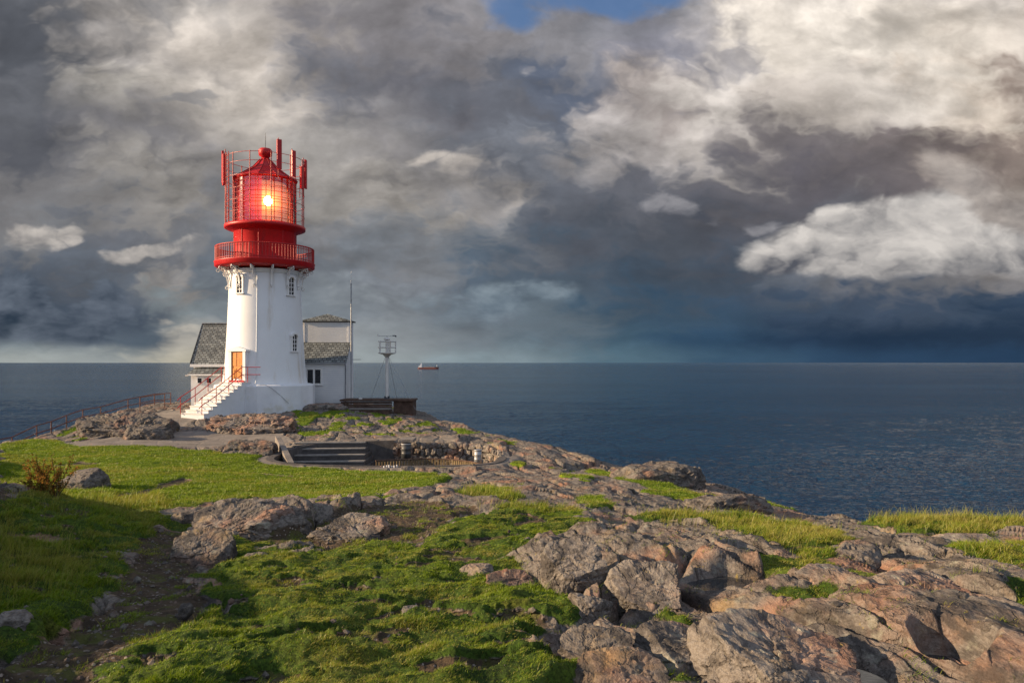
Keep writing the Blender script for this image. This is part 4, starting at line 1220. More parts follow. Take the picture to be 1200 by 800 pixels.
MB().box(((xa + xb) / 2, ky - 0.06, za - 0.13), (xb - xa + 0.4, 0.16, 0.05)).build('sill', M_whited, wno)
MB().tube([(bx1 + 0.14, hy0 - 0.1, kz0 + 0.15), (bx1 + 1.0, hy0 - 0.6, kz0 + 0.15)], 0.02, 5).build('mast_stay', M_grey, HS)

# flagpole
fy = 56.6; fx = X_(411.5, fy)
fp = thing('radio_mast', 'thin dark grey whip mast standing at the right corner of the white house', 'mast', (fx, fy, -3.6))
MB().tube([(0, 0, 0), (0, 0, 3.4)], 0.035, 6).build('lower_tube', M_grey, fp)
MB().tube([(0, 0, 3.4), (0, 0, Z_(332, fy) + 3.6)], 0.045, 8).build('pole', M_grey, fp)
MB().tube([(0, 0, Z_(332, fy) + 3.6), (0, 0, Z_(318, fy) + 3.6)], 0.022, 5, r2=0.01).build('whip', M_mast, fp)

# timber and concrete platform with the wind mast
py0, py1 = 53.2, 55.4
pf = thing('timber_platform', 'low dark weathered timber and concrete platform on the rock right of the house', 'platform', (0, 0, 0))
x0_, x1_ = X_(407, py1), X_(484, py0)
tz = Z_(468, py0)
MB().box(((x0_ + x1_) / 2, (py0 + py1) / 2, tz - 0.06), (x1_ - x0_ + 0.1, py1 - py0 + 0.1, 0.12)).build('deck', M_timber, pf, 0.01)
b_ = MB()
b_.box((X_(472, py0), (py0 + py1) / 2 + .05, tz - 0.72), (x1_ - X_(460, py0) - 0.1, py1 - py0 - 0.15, 1.196)); b_.build('base', M_timber, pf)
b_ = MB()
for k in range(5): b_.box(((x0_ + X_(459, py0)) / 2, py0 + 0.10 + 0.004 * k, tz - 0.22 - 0.17 * k), (X_(459, py0) - x0_, 0.05, 0.145))
b_.build('side_board', M_timber, pf)
MB().box((X_(433, py0 - .6), py0 - 0.45, tz - 0.62), (2.9, 0.5, 0.10)).build('bench_board', M_conc, pf, 0.01)
MB().box((X_(433, py0 - .6), py0 - 0.45, tz - 1.0), (2.7, 0.4, 0.66)).build('lower_base', M_timber, pf)
tag(MB().tube([(X_(421, py0), py0 + 0.4, tz + 0.002), (X_(421, py0), py0 + 0.4, tz + 0.10)], 0.14, 8).build('bollard', M_mast), 'small white round cap lying on the timber platform', 'cap')

wy = 54.2; wxm = X_(453.5, wy)
wmz = tz
wm = thing('instrument_mast', 'short white instrument mast with round basket and wind gauges on the platform', 'mast', (wxm, wy, wmz))
H = Z_(414, wy) - wmz
MB().tube([(0, 0, 0), (0, 0, H)], 0.11, 12).build('post', M_mast, wm)
b_ = MB().lathe([(0.24, 0), (0.22, 0.05), (0.09, 0.12)], n=12)
for k in range(4): b_.box(pol(0.16, 45 + 90 * k, 0.10), (0.14, 0.03, 0.2), math.radians(135 + 90 * k))
b_.build('foot_plate', M_darkmetal, wm)
b_ = MB().lathe([(0.09, H - 0.30), (0.30, H - 0.08), (0.62, H), (0.64, H + 0.05), (0.60, H + 0.06), (0.05, H + 0.03)], n=20)
b_.build('basket_floor', M_mast, wm)
b_ = MB()
for z_ in (H + 0.42, H + 0.84): b_.tube([pol(0.60, 20 * k, z_) for k in range(19)], 0.04, 6, cap=False)
for k in range(5): b_.tube([pol(0.60, 30 + 72 * k, H + 0.03), pol(0.60, 30 + 72 * k, H + 0.84)], 0.05, 6)
b_.build('basket_rail', M_mast, wm)
MB().tube([(0, 0, H), (0, 0, H + 1.0)], 0.10, 12).build('upper_post', M_mast, wm)
MB().lathe([(0.0, H + 1.13), (0.18, H + 1.10), (0.24, H + 1.0), (0.20, H + 0.94), (0.0, H + 0.93)], n=14).build('sensor_head', M_mast, wm)
b_ = MB().tube([(-0.62, 0, H + 1.22), (0.62, 0, H + 1.22)], 0.018, 6); b_.tube([(0, 0, H + 1.1), (0, 0, H + 1.22)], 0.02, 6); b_.build('cross_arm', M_grey, wm)
g1 = MB().tube([(-0.62, 0, H + 1.20), (-0.62, 0, H + 1.34)], 0.05, 8).build('wind_gauge', M_mast, wm)
g2 = MB().tube([(0.62, 0, H + 1.16), (0.62, 0, H + 1.26)], 0.05, 8); g2.box((0.5, 0, H + 1.25), (0.22, 0.01, 0.07)); g2.build('wind_vane', M_darkmetal, wm)
for ex, ey in ((2.05, -0.3), (-1.25, 0.5), (0.3, 2.6)):
    MB().tube([(0.1 * (1 if ex > 0 else -1), 0, H - 0.2), (ex, ey, -0.1 if ex < 1.5 else -0.75)], 0.012, 4).build('guy_wire', M_grey, wm)

# ------------------------------------------------------------------ gun pit: stone wall, concrete steps, plank kerb
pcx, pcy, prx, pry = PIT
def pe(deg, s_=1.0):
    a_ = math.radians(deg); c_, q_ = math.cos(a_), math.sin(a_)
    r_ = (abs(c_) ** 3.4 + abs(q_) ** 3.4) ** (-1 / 3.4)
    return pcx + prx * s_ * c_ * r_, pcy + pry * s_ * q_ * r_
rim = -4.02
def rimz(x, y):
    """the apron height just outside the pit"""
    z_, _ = smooth_z(np.array([x]), np.array([y])); return float(z_[0])
def ring_wall(name, d0, d1, n, mat, s_in=0.965, s_out=1.06, depth=2.0, top=0.02, parent=None, zfix=None):
    mb = MB(); v = []
    for k in range(n + 1):
        dg = d0 + (d1 - d0) * k / n
        xi_, yi_ = pe(dg, s_in); xo, yo = pe(dg, s_out)
        zt = (zfix if zfix is not None else rimz(xo, yo)) + top
        v += [(xi_, yi_, zt - depth), (xi_, yi_, zt), (xo, yo, zt), (xo, yo, zt - depth)]
    f_ = [(i * 4 + j, i * 4 + (j + 1) % 4, i * 4 + 4 + (j + 1) % 4, i * 4 + 4 + j) for i in range(n) for j in range(4)]
    f_ += [(0, 1, 2, 3), (n * 4 + 3, n * 4 + 2, n * 4 + 1, n * 4)]
    mb.raw(v, f_); return mb.build(name, mat, parent)
gp = thing('gun_pit', 'sunken round gun pit with rough stone wall and concrete rim below the lighthouse', 'pit')
ring_wall('concrete_rim', 95, 350, 90, M_concd, 0.975, 1.04, 2.1, 0.03, gp)
ob_ = MB().prism([pe(k * 10, 0.97) for k in range(36)], rim - 2.1, rim - 1.95).build('pit_floor', M_concd, gp)
M_rub = make_rock_mat('rubble_stone', 1.05, 0.35, 0.02, (30, 10, 0), 1.5)
random.seed(5)
def cells3(p, seed=0, tilt=0.8):
    pi = np.floor(p).astype(np.int64)
    n = len(p); d1 = np.full(n, 9.0); d2 = np.full(n, 9.0); h = np.zeros(n)
    for ox in (-1, 0, 1):
        for oy in (-1, 0, 1):
            for oz in (-1, 0, 1):
                c = pi + np.array([ox, oy, oz])
                k = _perm[(_perm[(_perm[(c[:, 0] + seed) & 255] + c[:, 1]) & 255] + c[:, 2]) & 255]
                dd = p - (c + 0.15 + 0.7 * np.stack([_r1[k], _r2[k], _r3[k]], -1))
                d = (dd * dd).sum(1)
                hh = (_r4[k] - 0.5) + tilt * ((_r2[k] - .5) * dd[:, 0] + (_r1[k] - .5) * dd[:, 1] + (_r3[k] - .5) * dd[:, 2])
                new = d < d1
                d2 = np.where(new, d1, np.minimum(d2, d)); h = np.where(new, hh, h); d1 = np.where(new, d, d1)
    return h, np.sqrt(d2) - np.sqrt(d1)


def lump(c, size, seed, mat, name, parent=None, sub=2, rz=0.0, noise=0.12, planes=7, cut=None, detail=0.0):
    """a faceted stone: a ball cut by random planes and roughened"""
    rs = np.random.RandomState(seed)
    bm = bmesh.new(); bmesh.ops.create_icosphere(bm, subdivisions=sub, radius=1.0)
    V = np.array([v.co[:] for v in bm.verts]); V /= np.linalg.norm(V, axis=1)[:, None]
    F_ = [tuple(v.index for v in f.verts) for f in bm.faces]; bm.free()
    N_ = rs.normal(size=(planes, 3)); N_ /= np.linalg.norm(N_, axis=1)[:, None]
    N_ = np.r_[N_, [[1, 0, 0], [-1, 0, 0], [0, 1, 0], [0, -1, 0], [0, 0, 1], [0, 0, -1]]]
    D_ = np.r_[rs.uniform(0.62, 0.95, planes), np.full(6, 0.82)]
    if cut:
        cn = np.array([c_[:3] for c_ in cut]); cn /= np.linalg.norm(cn, axis=1)[:, None]
        N_ = np.r_[N_, cn]; D_ = np.r_[D_, [c_[3] for c_ in cut]]
    dots = np.maximum(V @ N_.T, 1e-3)
    R_ = np.minimum(1.0, (D_ / dots).min(1))
    n_ = fbm(V[:, 0] * 2 + seed, V[:, 1] * 2 + V[:, 2] * 1.3, 4, 0.6, seed % 13)
    R_ = R_ * (1 + noise * n_)
    if False:
        # small stepped flakes and ribs
        h_, k_ = plates(V[:, 0] * 3.1 + V[:, 2] * 2.2, V[:, 1] * 3.1 - V[:, 2] * 2.0, seed % 7, 0.6)
        R_ = R_ * (1 + detail * h_ - detail * 0.6 * np.exp(-(k_ / 0.08) ** 2)) + detail * 0.25 * fbm(V[:, 0] * 9, V[:, 1] * 9 + V[:, 2] * 7, 3, 0.6, 3)
    P_ = V * R_[:, None] * np.array(size)
    if detail:
        # stepped flakes and parting cracks at their real size, laid along a tilted grain
        Rm = np.array(Euler((0.35 + 0.1 * (seed % 5), -0.25 + 0.08 * (seed % 6), 0.3 * (seed % 7))).to_matrix())
        S = P_ @ Rm.T
        wn = np.stack([fbm(S[:, 1] * 3 + 3, S[:, 2] * 3, 3, .5, 5), fbm(S[:, 0] * 3, S[:, 2] * 3 + 7, 3, .5, 6), fbm(S[:, 0] * 3, S[:, 1] * 3 + 1, 3, .5, 7)], -1)
        big = max(size) * 1.0
        nrm_ = V * (1.0 / np.array(size)); nrm_ /= np.linalg.norm(nrm_, axis=1)[:, None]
        for sc_, am_ in ((np.array([0.75, 0.35, 0.22]) * big, 0.055 * big), (np.array([0.26, 0.12, 0.07]) * big, 0.014 * big)):
            h_, k_ = cells3(S / sc_ + wn * 0.5, seed)
            P_ += nrm_ * ((h_ * am_) - am_ * 0.35 * np.exp(-(k_ / 0.10) ** 2))[:, None]
        P_ += nrm_ * (fbm(S[:, 0] * 9 / big * .5, S[:, 2] * 12 / big * .5 + S[:, 1] * 7 / big * .5, 4, .6, 9) * 0.02 * big)[:, None]
    c_, s2 = math.cos(rz), math.sin(rz)
    P_ = np.stack([P_[:, 0] * c_ - P_[:, 1] * s2, P_[:, 0] * s2 + P_[:, 1] * c_, P_[:, 2]], -1) + np.array(c)
    mb = MB(); mb.raw([tuple(p) for p in P_], F_, False)
    return mb.build(name, mat, parent)
ring_wall('wall_core', -22, 98, 40, M_rub, 0.985, 1.05, 2.0, -0.10, gp)
# rubble face: rough courses of stone with a broken top, all one wall
mb = MB(); rs = np.random.RandomState(4)
for cz in range(4):
    dg = -18.0
    while dg < 96:
        wd_ = rs.uniform(0.16, 0.36); x_, y_ = pe(dg, 0.975)
        hgt_ = rs.uniform(0.15, 0.23)
        zt = rimz(*pe(dg, 1.05)) - 0.22 - cz * 0.34 + rs.uniform(-.05, .05)
        x2, y2 = pe(dg + 1, 0.975); a_ = math.atan2(y2 - y_, x2 - x_)
        bm = bmesh.new(); bmesh.ops.create_icosphere(bm, subdivisions=2, radius=1.0)
        ph = rs.uniform(0, 6, 3)
        for v in bm.verts:
            d = v.co.normalized(); q = max(abs(d.x), abs(d.y), abs(d.z)); v.co = d * min(1.28, 0.80 / q) * (1 + 0.16 * math.sin(d.x * 3 + ph[0]) * math.cos(d.y * 3 + d.z * 4 + ph[1]))
        bm.transform(Matrix.Translation((x_ + rs.uniform(-.05, .05), y_ + rs.uniform(-.05, .05), zt)) @ Matrix.Rotation(a_, 4, 'Z') @ Matrix.Rotation(rs.uniform(-.25, .25), 4, 'Y') @ Matrix.Diagonal((wd_ * 0.70, 0.15, hgt_ * 1.08, 1)))
        mb.raw([v.co[:] for v in bm.verts], [tuple(v.index for v in f.verts) for f in bm.faces]); bm.free()
        dg += math.degrees(wd_ * 1.05 / max(1.0, math.hypot(x_ - pcx, y_ - pcy)))
mb.build('rubble_wall', M_rub, gp)
# broad straight steps filling the left end of the pit
M_nose = simple_mat('worn_step_edge', (0.24, 0.225, 0.205), 0.85, 0.2, var=0.2, scale=3.0, bmp=0.01)
sx0, sx1 = X_(334, 36.5), X_(426, 38.0)
for k in range(6):
    zt = -4.02 - 0.235 * k; yb = 39.3; yf = 38.1 - 0.62 * k
    so_ = MB().raw([(sx0 + .05 * k, yf, zt - 1.2), (sx1 + .10 * k, yf + .35, zt - 1.2), (sx1 + .10 * k, yb, zt - 1.2), (sx0 + .05 * k, yb, zt - 1.2),
              (sx0 + .05 * k, yf, zt), (sx1 + .10 * k, yf + .35, zt), (sx1 + .10 * k, yb, zt), (sx0 + .05 * k, yb, zt)],
             [(3, 2, 1, 0), (4, 5, 6, 7), (0, 1, 5, 4), (1, 2, 6, 5), (2, 3, 7, 6), (3, 0, 4, 7)]).build('concrete_step', M_concd, gp, 0.01)
    MB().slab([(sx0 + .05 * k, yf - 0.03, zt + 0.045), (sx1 + .10 * k, yf + .32, zt + 0.045), (sx1 + .10 * k, yf + .62, zt + 0.045), (sx0 + .05 * k, yf + 0.27, zt + 0.045)], 0.06).build('nosing', M_nose, so_)
# leaning concrete wing at the left end of the steps
mb = MB(); xw, yw = X_(329, 36.5), 36.5
q0 = [(X_(321, 37), 37.2, Z_(511, 37)), (X_(337, 33.4), 33.4, Z_(541, 33.4))]
mb.slab([(q0[0][0], q0[0][1], q0[0][2]), (q0[1][0], q0[1][1], q0[1][2]), (q0[1][0] + .28, q0[1][1], q0[1][2] - 0.02), (q0[0][0] + .28, q0[0][1], q0[0][2] - 0.02)], 0.5)
mb.build('wing_wall', M_conc, gp)
# plank kerb along the near right rim
ar = [(440, 541, 32.6), (470, 539.5, 33.4), (500, 538.5, 33.8), (530, 539.5, 33.6), (552, 542, 32.9), (568, 546, 32.2)]
pk = thing('plank_kerb', 'low curved kerb of upright yellowish planks along the pit rim', 'kerb')
def arc_at(u):
    q = u * (len(ar) - 1); i = min(int(q), len(ar) - 2); f_ = q - i
    v = [ar[i][j] * (1 - f_) + ar[i + 1][j] * f_ for j in range(3)]
    return Vector((X_(v[0], v[2]), v[2], Z_(v[1], v[2])))
mb = MB(); npk = 44
for k in range(npk):
    p = arc_at((k + 0.5) / npk); p2 = arc_at(min(1, (k + 0.9) / npk)); d = p2 - p
    mb.box(p - Vector((0, 0, 0.20)), (0.085, 0.035, 0.42 + 0.02 * (k % 3)), math.atan2(d.y, d.x))
mb.build('plank', M_plank, pk)
mb = MB(); mb.tube([arc_at(k / 20) + Vector((0, 0.03, 0.04)) for k in range(21)], 0.035, 6); mb.build('top_rail', M_timber, pk)

# two steel bins by the pit wall and a slab above
def drum(px_, pyb, Y, h, r, label, lid):
    x = X_(px_, Y); zb = Z_(pyb, Y)
    t = thing('steel_drum', label, 'drum', (x, Y, zb), group='steel drums against the pit wall')
    MB().lathe([(0, 0), (r, 0), (r, h * 0.32), (r * 1.04, h * 0.34), (r, h * 0.36), (r, h * 0.66), (r * 1.04, h * 0.68), (r, h * 0.70), (r, h), (0, h)], n=20).build('body', M_darkmetal if not lid else M_grey, t)
    MB().lathe([(0, h + 0.03), (r * 0.98, h + 0.02), (r * 1.06, h + 0.05), (r * 1.06, h - 0.03), (r, h - 0.03)], n=20).build('lid', M_grey, t)
drum(476, 536.5, 37.6, 0.68, 0.24, 'dark steel drum below the projecting concrete slab in the gun pit', 0)
drum(560, 543, 35.6, 0.62, 0.17, 'slim silvery steel drum at the right end of the rubble wall', 1)
tag(MB().box((X_(477.5, 38.2), 38.2, Z_(515, 38.2)), (0.75, 1.2, 0.14)).build('concrete_slab', M_conc, None, 0.02), 'small square concrete slab jutting over the dark drum', 'slab')
for k in range(6):
    p = (X_(450 + 3.0 * k, 31.3), 31.3 + 0.05 * (k % 2)); zz = zat(*p)
    tag(MB().tube([(p[0], p[1], zz - 0.05), (p[0], p[1], zz + 0.07 + 0.02 * (k % 3))], 0.028, 6).build('peg', M_whited), 'tiny white peg in a short row on the near rim of the gun pit', 'peg', 'white pegs on the pit rim')

# ------------------------------------------------------------------ brown railing down the left edge
rp = [(14, 42.5), (43, 45.2), (60, 46.3), (78, 47.3), (97, 49.2), (118, 51.3), (150, 54.0), (181, 56.2), (200, 57.3)]
rl_ = thing('cliff_railing', 'rust brown pipe railing following the cliff edge left of the lighthouse', 'railing')
RP = []
for px_, Y in rp:
    x = X_(px_, Y); zz = zat(x, Y); RP.append(Vector((x, Y, zz)))
tops = [p.z + 0.95 for p in RP]
want = [Z_(py_, Y) for (px_, Y), py_ in zip(rp, (520, 500, 495, 488, 482, 479, 470, 463, 460.5))]
for i in range(len(RP)): tops[i] = 0.35 * tops[i] + 0.65 * want[i]
for p, zt in zip(RP, tops): MB().tube([(p.x, p.y, min(p.z, zt - 0.9) - 0.3), (p.x, p.y, zt)], 0.034, 6).build('post', M_rust, rl_)
for dz_, nm in ((0, 'handrail'), (-0.45, 'middle_rail')):
    MB().tube([(RP[0].x - 1.5, RP[0].y - 1.5, tops[0] - 0.35 + dz_ * .6)] + [(p.x, p.y, zt + dz_) for p, zt in zip(RP, tops)], 0.030, 6).build(nm, M_rust, rl_)
r2 = thing('path_railing', 'short rust brown railing between the path and the foot of the white steps', 'railing')
q2 = [(164, 51.0), (193, 55.0)]
PP = [Vector((X_(a_, b_), b_, zat(X_(a_, b_), b_))) for a_, b_ in q2]
for p in PP: MB().tube([p - Vector((0, 0, .3)), p + Vector((0, 0, 1.0))], 0.034, 6).build('post', M_rust, r2)
for h_, nm in ((1.0, 'handrail'), (0.5, 'middle_rail')): MB().tube([p + Vector((0, 0, h_)) for p in PP], 0.028, 6).build(nm, M_rust, r2)

# ------------------------------------------------------------------ cargo ship on the horizon
SY = 4300.0
sp = thing('cargo_ship', 'small far cargo ship with white bridge and rust red hull near the horizon', 'ship', (X_(502, SY), SY, SEA_Z))
M_hull = simple_mat('rust_red_hull', (0.20, 0.07, 0.05), 0.7); M_hulld = simple_mat('dark_bow_paint', (0.03, 0.035, 0.04), 0.6)
L_ = 58.0
hull = [(-L_, -7), (-L_ * 0.9, -9), (L_ * 0.75, -9), (L_, 0), (L_ * 0.75, 9), (-L_ * 0.9, 9), (-L_, 7)]
MB().prism(hull, -2, 8.5).build('hull', M_hull, sp)
MB().prism([(L_ * 0.62, -8.4), (L_ * 0.78, -8), (L_ * 1.03, 0), (L_ * 0.78, 8), (L_ * 0.62, 8.4)], 8.5, 11.5).build('bow', M_hulld, sp)
MB().box((-L_ * 0.78, 0, 13), (18, 15, 9)).box((-L_ * 0.72, 0, 20), (10, 13, 6)).build('bridge', M_white, sp, 0.3)
MB().box((-L_ * 0.68, 0, 27), (5, 5, 10)).build('funnel', M_white, sp, 0.3)
MB().tube([(-L_ * 0.60, 0, 22), (-L_ * 0.60, 0, 33)], 0.6, 6).build('mast', M_white, sp)
MB().tube([(L_ * 0.82, 0, 11), (L_ * 0.82, 0, 24)], 0.9, 6).build('fore_mast', M_white, sp)
MB().box((L_ * 0.05, 0, 9.8), (60, 12, 2.6)).build('hatch_cover', simple_mat('pale_brown_hatches', (0.32, 0.24, 0.20), 0.7), sp)

# ------------------------------------------------------------------ boulders
M_rk = {
 'grey': make_rock_mat('grey_gneiss', 0.78, 0.12, 0.035, (50, 20, 0)),
 'warm': make_rock_mat('warm_gneiss', 1.0, 0.5, 0.035, (10, 70, 5)),
 'pink': make_rock_mat('pink_gneiss', 1.0, 1.5, 0.035, (90, 30, 2)),
 'dark': make_rock_mat('dark_gneiss', 0.75, 0.1, 0.03, (20, 90, 8)),
}
BOULD = [
 # px, base row, width px, top row, depth factor, material, turn, sub, seed, cuts, label
 (676,692,92,626,0.9,'warm',0.0,6,3,[(-0.10,-0.42,0.9,0.50),(-0.86,-0.50,0.15,0.66),(0.35,-0.92,-0.15,0.60),(0.9,0.1,0.3,0.7)],'large tilted tan boulder standing alone at the edge of the turf'),
 (762,702,88,642,1.1,'warm',0.3,6,8,[(-0.3,-0.5,0.8,0.5),(0.8,-0.6,0.1,0.6)],'tan broken rock just right of the large tilted boulder'),
 (703,780,96,722,1.0,'grey',0.2,6,14,[(-0.2,-0.45,0.85,0.55),(-0.8,-0.5,0.2,0.7)],'rough grey boulder with a humped top beside bare gravel'),
 (728,800,110,752,0.8,'grey',0.1,5,15,[(0,-0.5,0.85,0.5)],'low rough grey rock joined below the humped grey boulder'),
 (786,775,92,712,1.0,'warm',-0.4,6,21,[(-0.5,-0.7,0.45,0.55),(0.3,-0.1,0.9,0.5)],'pale warm rock between the grey boulder and the big slab'),
 (905,812,205,704,0.75,'warm',-0.25,6,33,[(0.28,-0.18,0.93,0.42),(-0.74,-0.62,0.22,0.55),(0.2,-0.9,0.3,0.7)],'big slab with a steep pale lit face at the bottom of the slope'),
 (996,708,100,652,1.1,'pink',0.1,6,40,[(-0.55,-0.75,0.3,0.60),(0.1,0.0,1,0.55)],'blocky salmon pink rock below the patch of dry grass'),
 (1085,720,120,650,1.5,'pink',-0.35,6,44,[(-0.45,-0.7,0.5,0.6),(0.3,0.1,0.9,0.5)],'rounded pink and grey rock right of the blocky salmon rock'),
 (1062,770,170,712,1.3,'pink',-0.45,6,47,[(-0.4,-0.6,0.7,0.55),(0.5,0.0,0.8,0.5)],'long striped pink whaleback rock running down to the right'),
 (1165,800,150,735,1.4,'warm',-0.5,6,49,[(-0.5,-0.6,0.6,0.6),(0.5,0.1,0.8,0.5)],'long brown striped rock in the bottom right corner'),
 (1165,690,110,655,1.2,'warm',-0.4,5,52,[(-0.3,-0.5,0.8,0.5)],'low brown rock under the grass on the right ridge'),
 (1150,644,90,624,1.0,'pink',0.0,5,55,[(0,-0.3,0.95,0.5)],'flat pale pink rock set in the grass of the right ridge'),
 (1000,652,60,628,1.4,'grey',-0.4,5,57,None,'small grey rock at the right end of the dry grass patch'),
 (560,672,44,660,1.0,'pink',0.2,5,60,None,'small flat pinkish stone lying left of its wider twin in the turf'),
 (597,690,62,664,0.9,'pink',0.4,5,63,[(0,-0.3,0.95,0.5)],'low wide pinkish stone in front of the bright grass tuft'),
 (690,712,60,690,1.0,'warm',0.5,5,64,None,'small tan stone at the foot of the large tilted boulder'),
 (282,626,120,585,0.8,'warm',0.15,6,70,[(-0.3,-0.5,0.8,0.6)],'long brown whaleback rock forming the low ridge before the lawn'),
 (318,624,62,590,0.9,'pink',0.0,5,72,None,'rounded pinkish boulder in the middle of the low ridge'),
 (354,609,30,588,1.0,'grey',0.3,5,74,None,'round pale grey boulder at the right shoulder of the low ridge'),
 (376,600,28,588,1.0,'pink',0.1,4,76,None,'small pink stone behind the round grey boulder'),
 (374,612,22,600,1.0,'grey',0.6,4,77,None,'small grey stone wedged between the ridge and the low broken rock'),
 (351,623,30,607,1.0,'grey',0.2,4,78,None,'knobbly grey stone in front of the round grey boulder'),
 (410,627,98,600,0.8,'warm',-0.1,6,80,[(0,-0.4,0.9,0.5)],'low broken pale rock stretching right from the ridge'),
 (238,655,76,616,0.9,'grey',0.1,6,83,[(-0.05,-0.5,0.86,0.45),(-0.5,-0.7,0.2,0.7)],'flat grey slab leaning against the ridge beside the dirt path'),
 (216,612,34,598,1.0,'dark',0.2,4,85,None,'small dark stone at the left tip of the ridge'),
 (218,720,17,706,1.0,'grey',0.2,4,87,None,'small grey cobble lying alone on the edge of the turf and path'),
 (300,655,30,645,1.0,'grey',0.2,4,88,None,'small slate grey stone half buried below the ridge'),
 (17,742,40,714,1.0,'warm',0.3,5,90,None,'pale stone in the shaded grass at the left edge'),
 (95,573,62,546,0.9,'grey',-0.1,5,92,[(-0.2,-0.3,0.9,0.55)],'grey lilac boulder lying on the lawn behind the bush'),
 (482,722,30,708,1.0,'grey',0.1,4,94,None,'small grey stone sunk in the middle of the turf'),
 (530,577,40,566,1.0,'pink',0.1,4,95,None,'small pink outcrop stone at the right end of the lawn'),
 (148,511,122,482,0.55,'dark',-0.1,6,96,[(0.1,-0.5,0.85,0.5)],'large dark rounded outcrop between the railing and the walkway'),
 (172,515,60,498,0.6,'dark',0.1,5,97,None,'small dark rock at the foot of the large dark outcrop'),
 (295,508,110,482,0.5,'pink',0.0,6,98,[(0,-0.55,0.8,0.5)],'sloping lilac brown outcrop just below the stairs and plinth'),
 (290,533,72,513,0.5,'dark',0.0,5,99,[(0,-0.7,0.6,0.6)],'dark rough rock bank between the walkway and the lawn'),
 (380,480,60,472,0.6,'pink',0.0,5,101,None,'flat reddish rock below the window of the white house'),
 (770,566,120,541,0.6,'dark',0.2,5,103,None,'dark rounded coastal rock high on the seaward slope'),
 (850,598,110,576,0.6,'dark',0.2,5,105,None,'dark rounded coastal rock lower down the seaward slope'),
]
for bi, (px_, pb, wpx, pt, dep, mt, rz_, sub, seed, cuts, lab) in enumerate(BOULD):
    if 1 <= bi <= 12: pt += 0.30 * (pb - pt) * (0.5 if bi in (5, 6) else 1.0); wpx *= 1.12; dep *= 1.25
    x, Y = ray(px_, pb)
    w_ = wpx / PXF * Y / 2
    d_ = w_ * dep
    Yc = Y + d_ * 0.75; xc = (px_ - 600) / PXF * Yc
    zb = zat(xc, Yc); ztp = (HY - pt) / PXF * (Yc)
    zs = smooth_z(np.array([xc]), np.array([Yc]))[0][0]
    hh = max(ztp - (zs - 0.12), w_ * 0.30)
    hz = min(hh, w_ * 1.5)
    ob_ = lump((0, 0, 0), (w_ * 1.12, d_ * 1.12, hz * 0.85), seed, M_rk[mt], 'boulder', None, min(sub, 6), rz_, 0.07, 5, cuts, 0.07 if sub >= 5 else 0.04)
    ob_.location = (xc, Yc, ztp - hz * 0.80)
    tag(ob_, lab, 'rock')

# loose stones in the dirt and on the gravel
rng = np.random.RandomState(11)
def lowpoly(nv_seed):
    bm = bmesh.new(); bmesh.ops.create_icosphere(bm, subdivisions=1, radius=1.0)
    V = np.array([v.co[:] for v in bm.verts]); F_ = np.array([[v.index for v in f.verts] for f in bm.faces]); bm.free()
    return V * (1 + 0.25 * np.random.RandomState(nv_seed).normal(size=(len(V), 1))), F_
def mesh_np(name, V, F_, mat, attrs=None, smooth=False):
    me = bpy.data.meshes.new(name); k = F_.shape[1]
    me.vertices.add(len(V)); me.vertices.foreach_set('co', V.astype(np.float32).ravel())
    me.loops.add(F_.size); me.loops.foreach_set('vertex_index', F_.astype(np.int32).ravel())
    me.polygons.add(len(F_)); me.polygons.foreach_set('loop_start', (np.arange(len(F_)) * k).astype(np.int32))
    try: me.polygons.foreach_set('loop_total', np.full(len(F_), k, np.int32))
    except Exception: pass
    me.polygons.foreach_set('use_smooth', np.full(len(F_), smooth, bool))
    me.update(calc_edges=True)
    for n_, v in (attrs or {}).items():
        at = me.attributes.new(n_, 'FLOAT', 'POINT'); at.data.foreach_set('value', v.astype(np.float32).ravel())
    me.materials.append(mat)
    o = bpy.data.objects.new(name, me); col.objects.link(o); return o


# sample spots on the land from the built grid
dXr = np.gradient(GX, axis=1); dYr = np.gradient(GY, axis=0)
area = np.abs(dXr * dYr)
def scatter(weight, n, rs):
    """n points drawn with the given density per square metre over the grid; bilinear in the cell"""
    p = (weight * area)[:-1, :-1].ravel(); tot = p.sum(); c = np.cumsum(p) / tot
    i = np.searchsorted(c, rs.rand(n)); i = np.minimum(i, len(p) - 1)
    r_, c_ = i // (nc - 1), i % (nc - 1)
    u, v = rs.rand(n), rs.rand(n)
    def bl(A): return (A[r_, c_] * (1 - u) + A[r_, c_ + 1] * u) * (1 - v) + (A[r_ + 1, c_] * (1 - u) + A[r_ + 1, c_ + 1] * u) * v
    return bl(GX), bl(GY), bl(GZ), r_, c_
inview = (np.abs(GX) < 0.80 * GY + 0.8) & (GY > 2.9)
wS = np.where(inview, M_d * (1 - M_g) + 0.10 * (1 - M_g) * (1 - M_w) + 0.06 * M_g * (1 - sstep(8, 12, GY)), 0) / (1 + (GY / 6.0) ** 2) * (GY < 16)
nS = 3000
sx, sy, sz, _, _ = scatter(wS, nS, rng)
V0, F0 = lowpoly(3)
size = 0.004 + 0.022 * rng.rand(nS) ** 7 * 1.6 + 0.0005 * sy
sc3 = size[:, None] * (0.6 + 0.8 * rng.rand(nS, 3)) * np.array([1, 1, 0.6])
an = rng.rand(nS) * 6.28
Vx = V0[None] * sc3[:, None, :]
VX = np.stack([Vx[..., 0] * np.cos(an)[:, None] - Vx[..., 1] * np.sin(an)[:, None], Vx[..., 0] * np.sin(an)[:, None] + Vx[..., 1] * np.cos(an)[:, None], Vx[..., 2]], -1)
VX += np.stack([sx, sy, sz + size * 0.15], -1)[:, None, :]
FX = (F0[None] + (np.arange(nS) * len(V0))[:, None, None]).reshape(-1, 3)
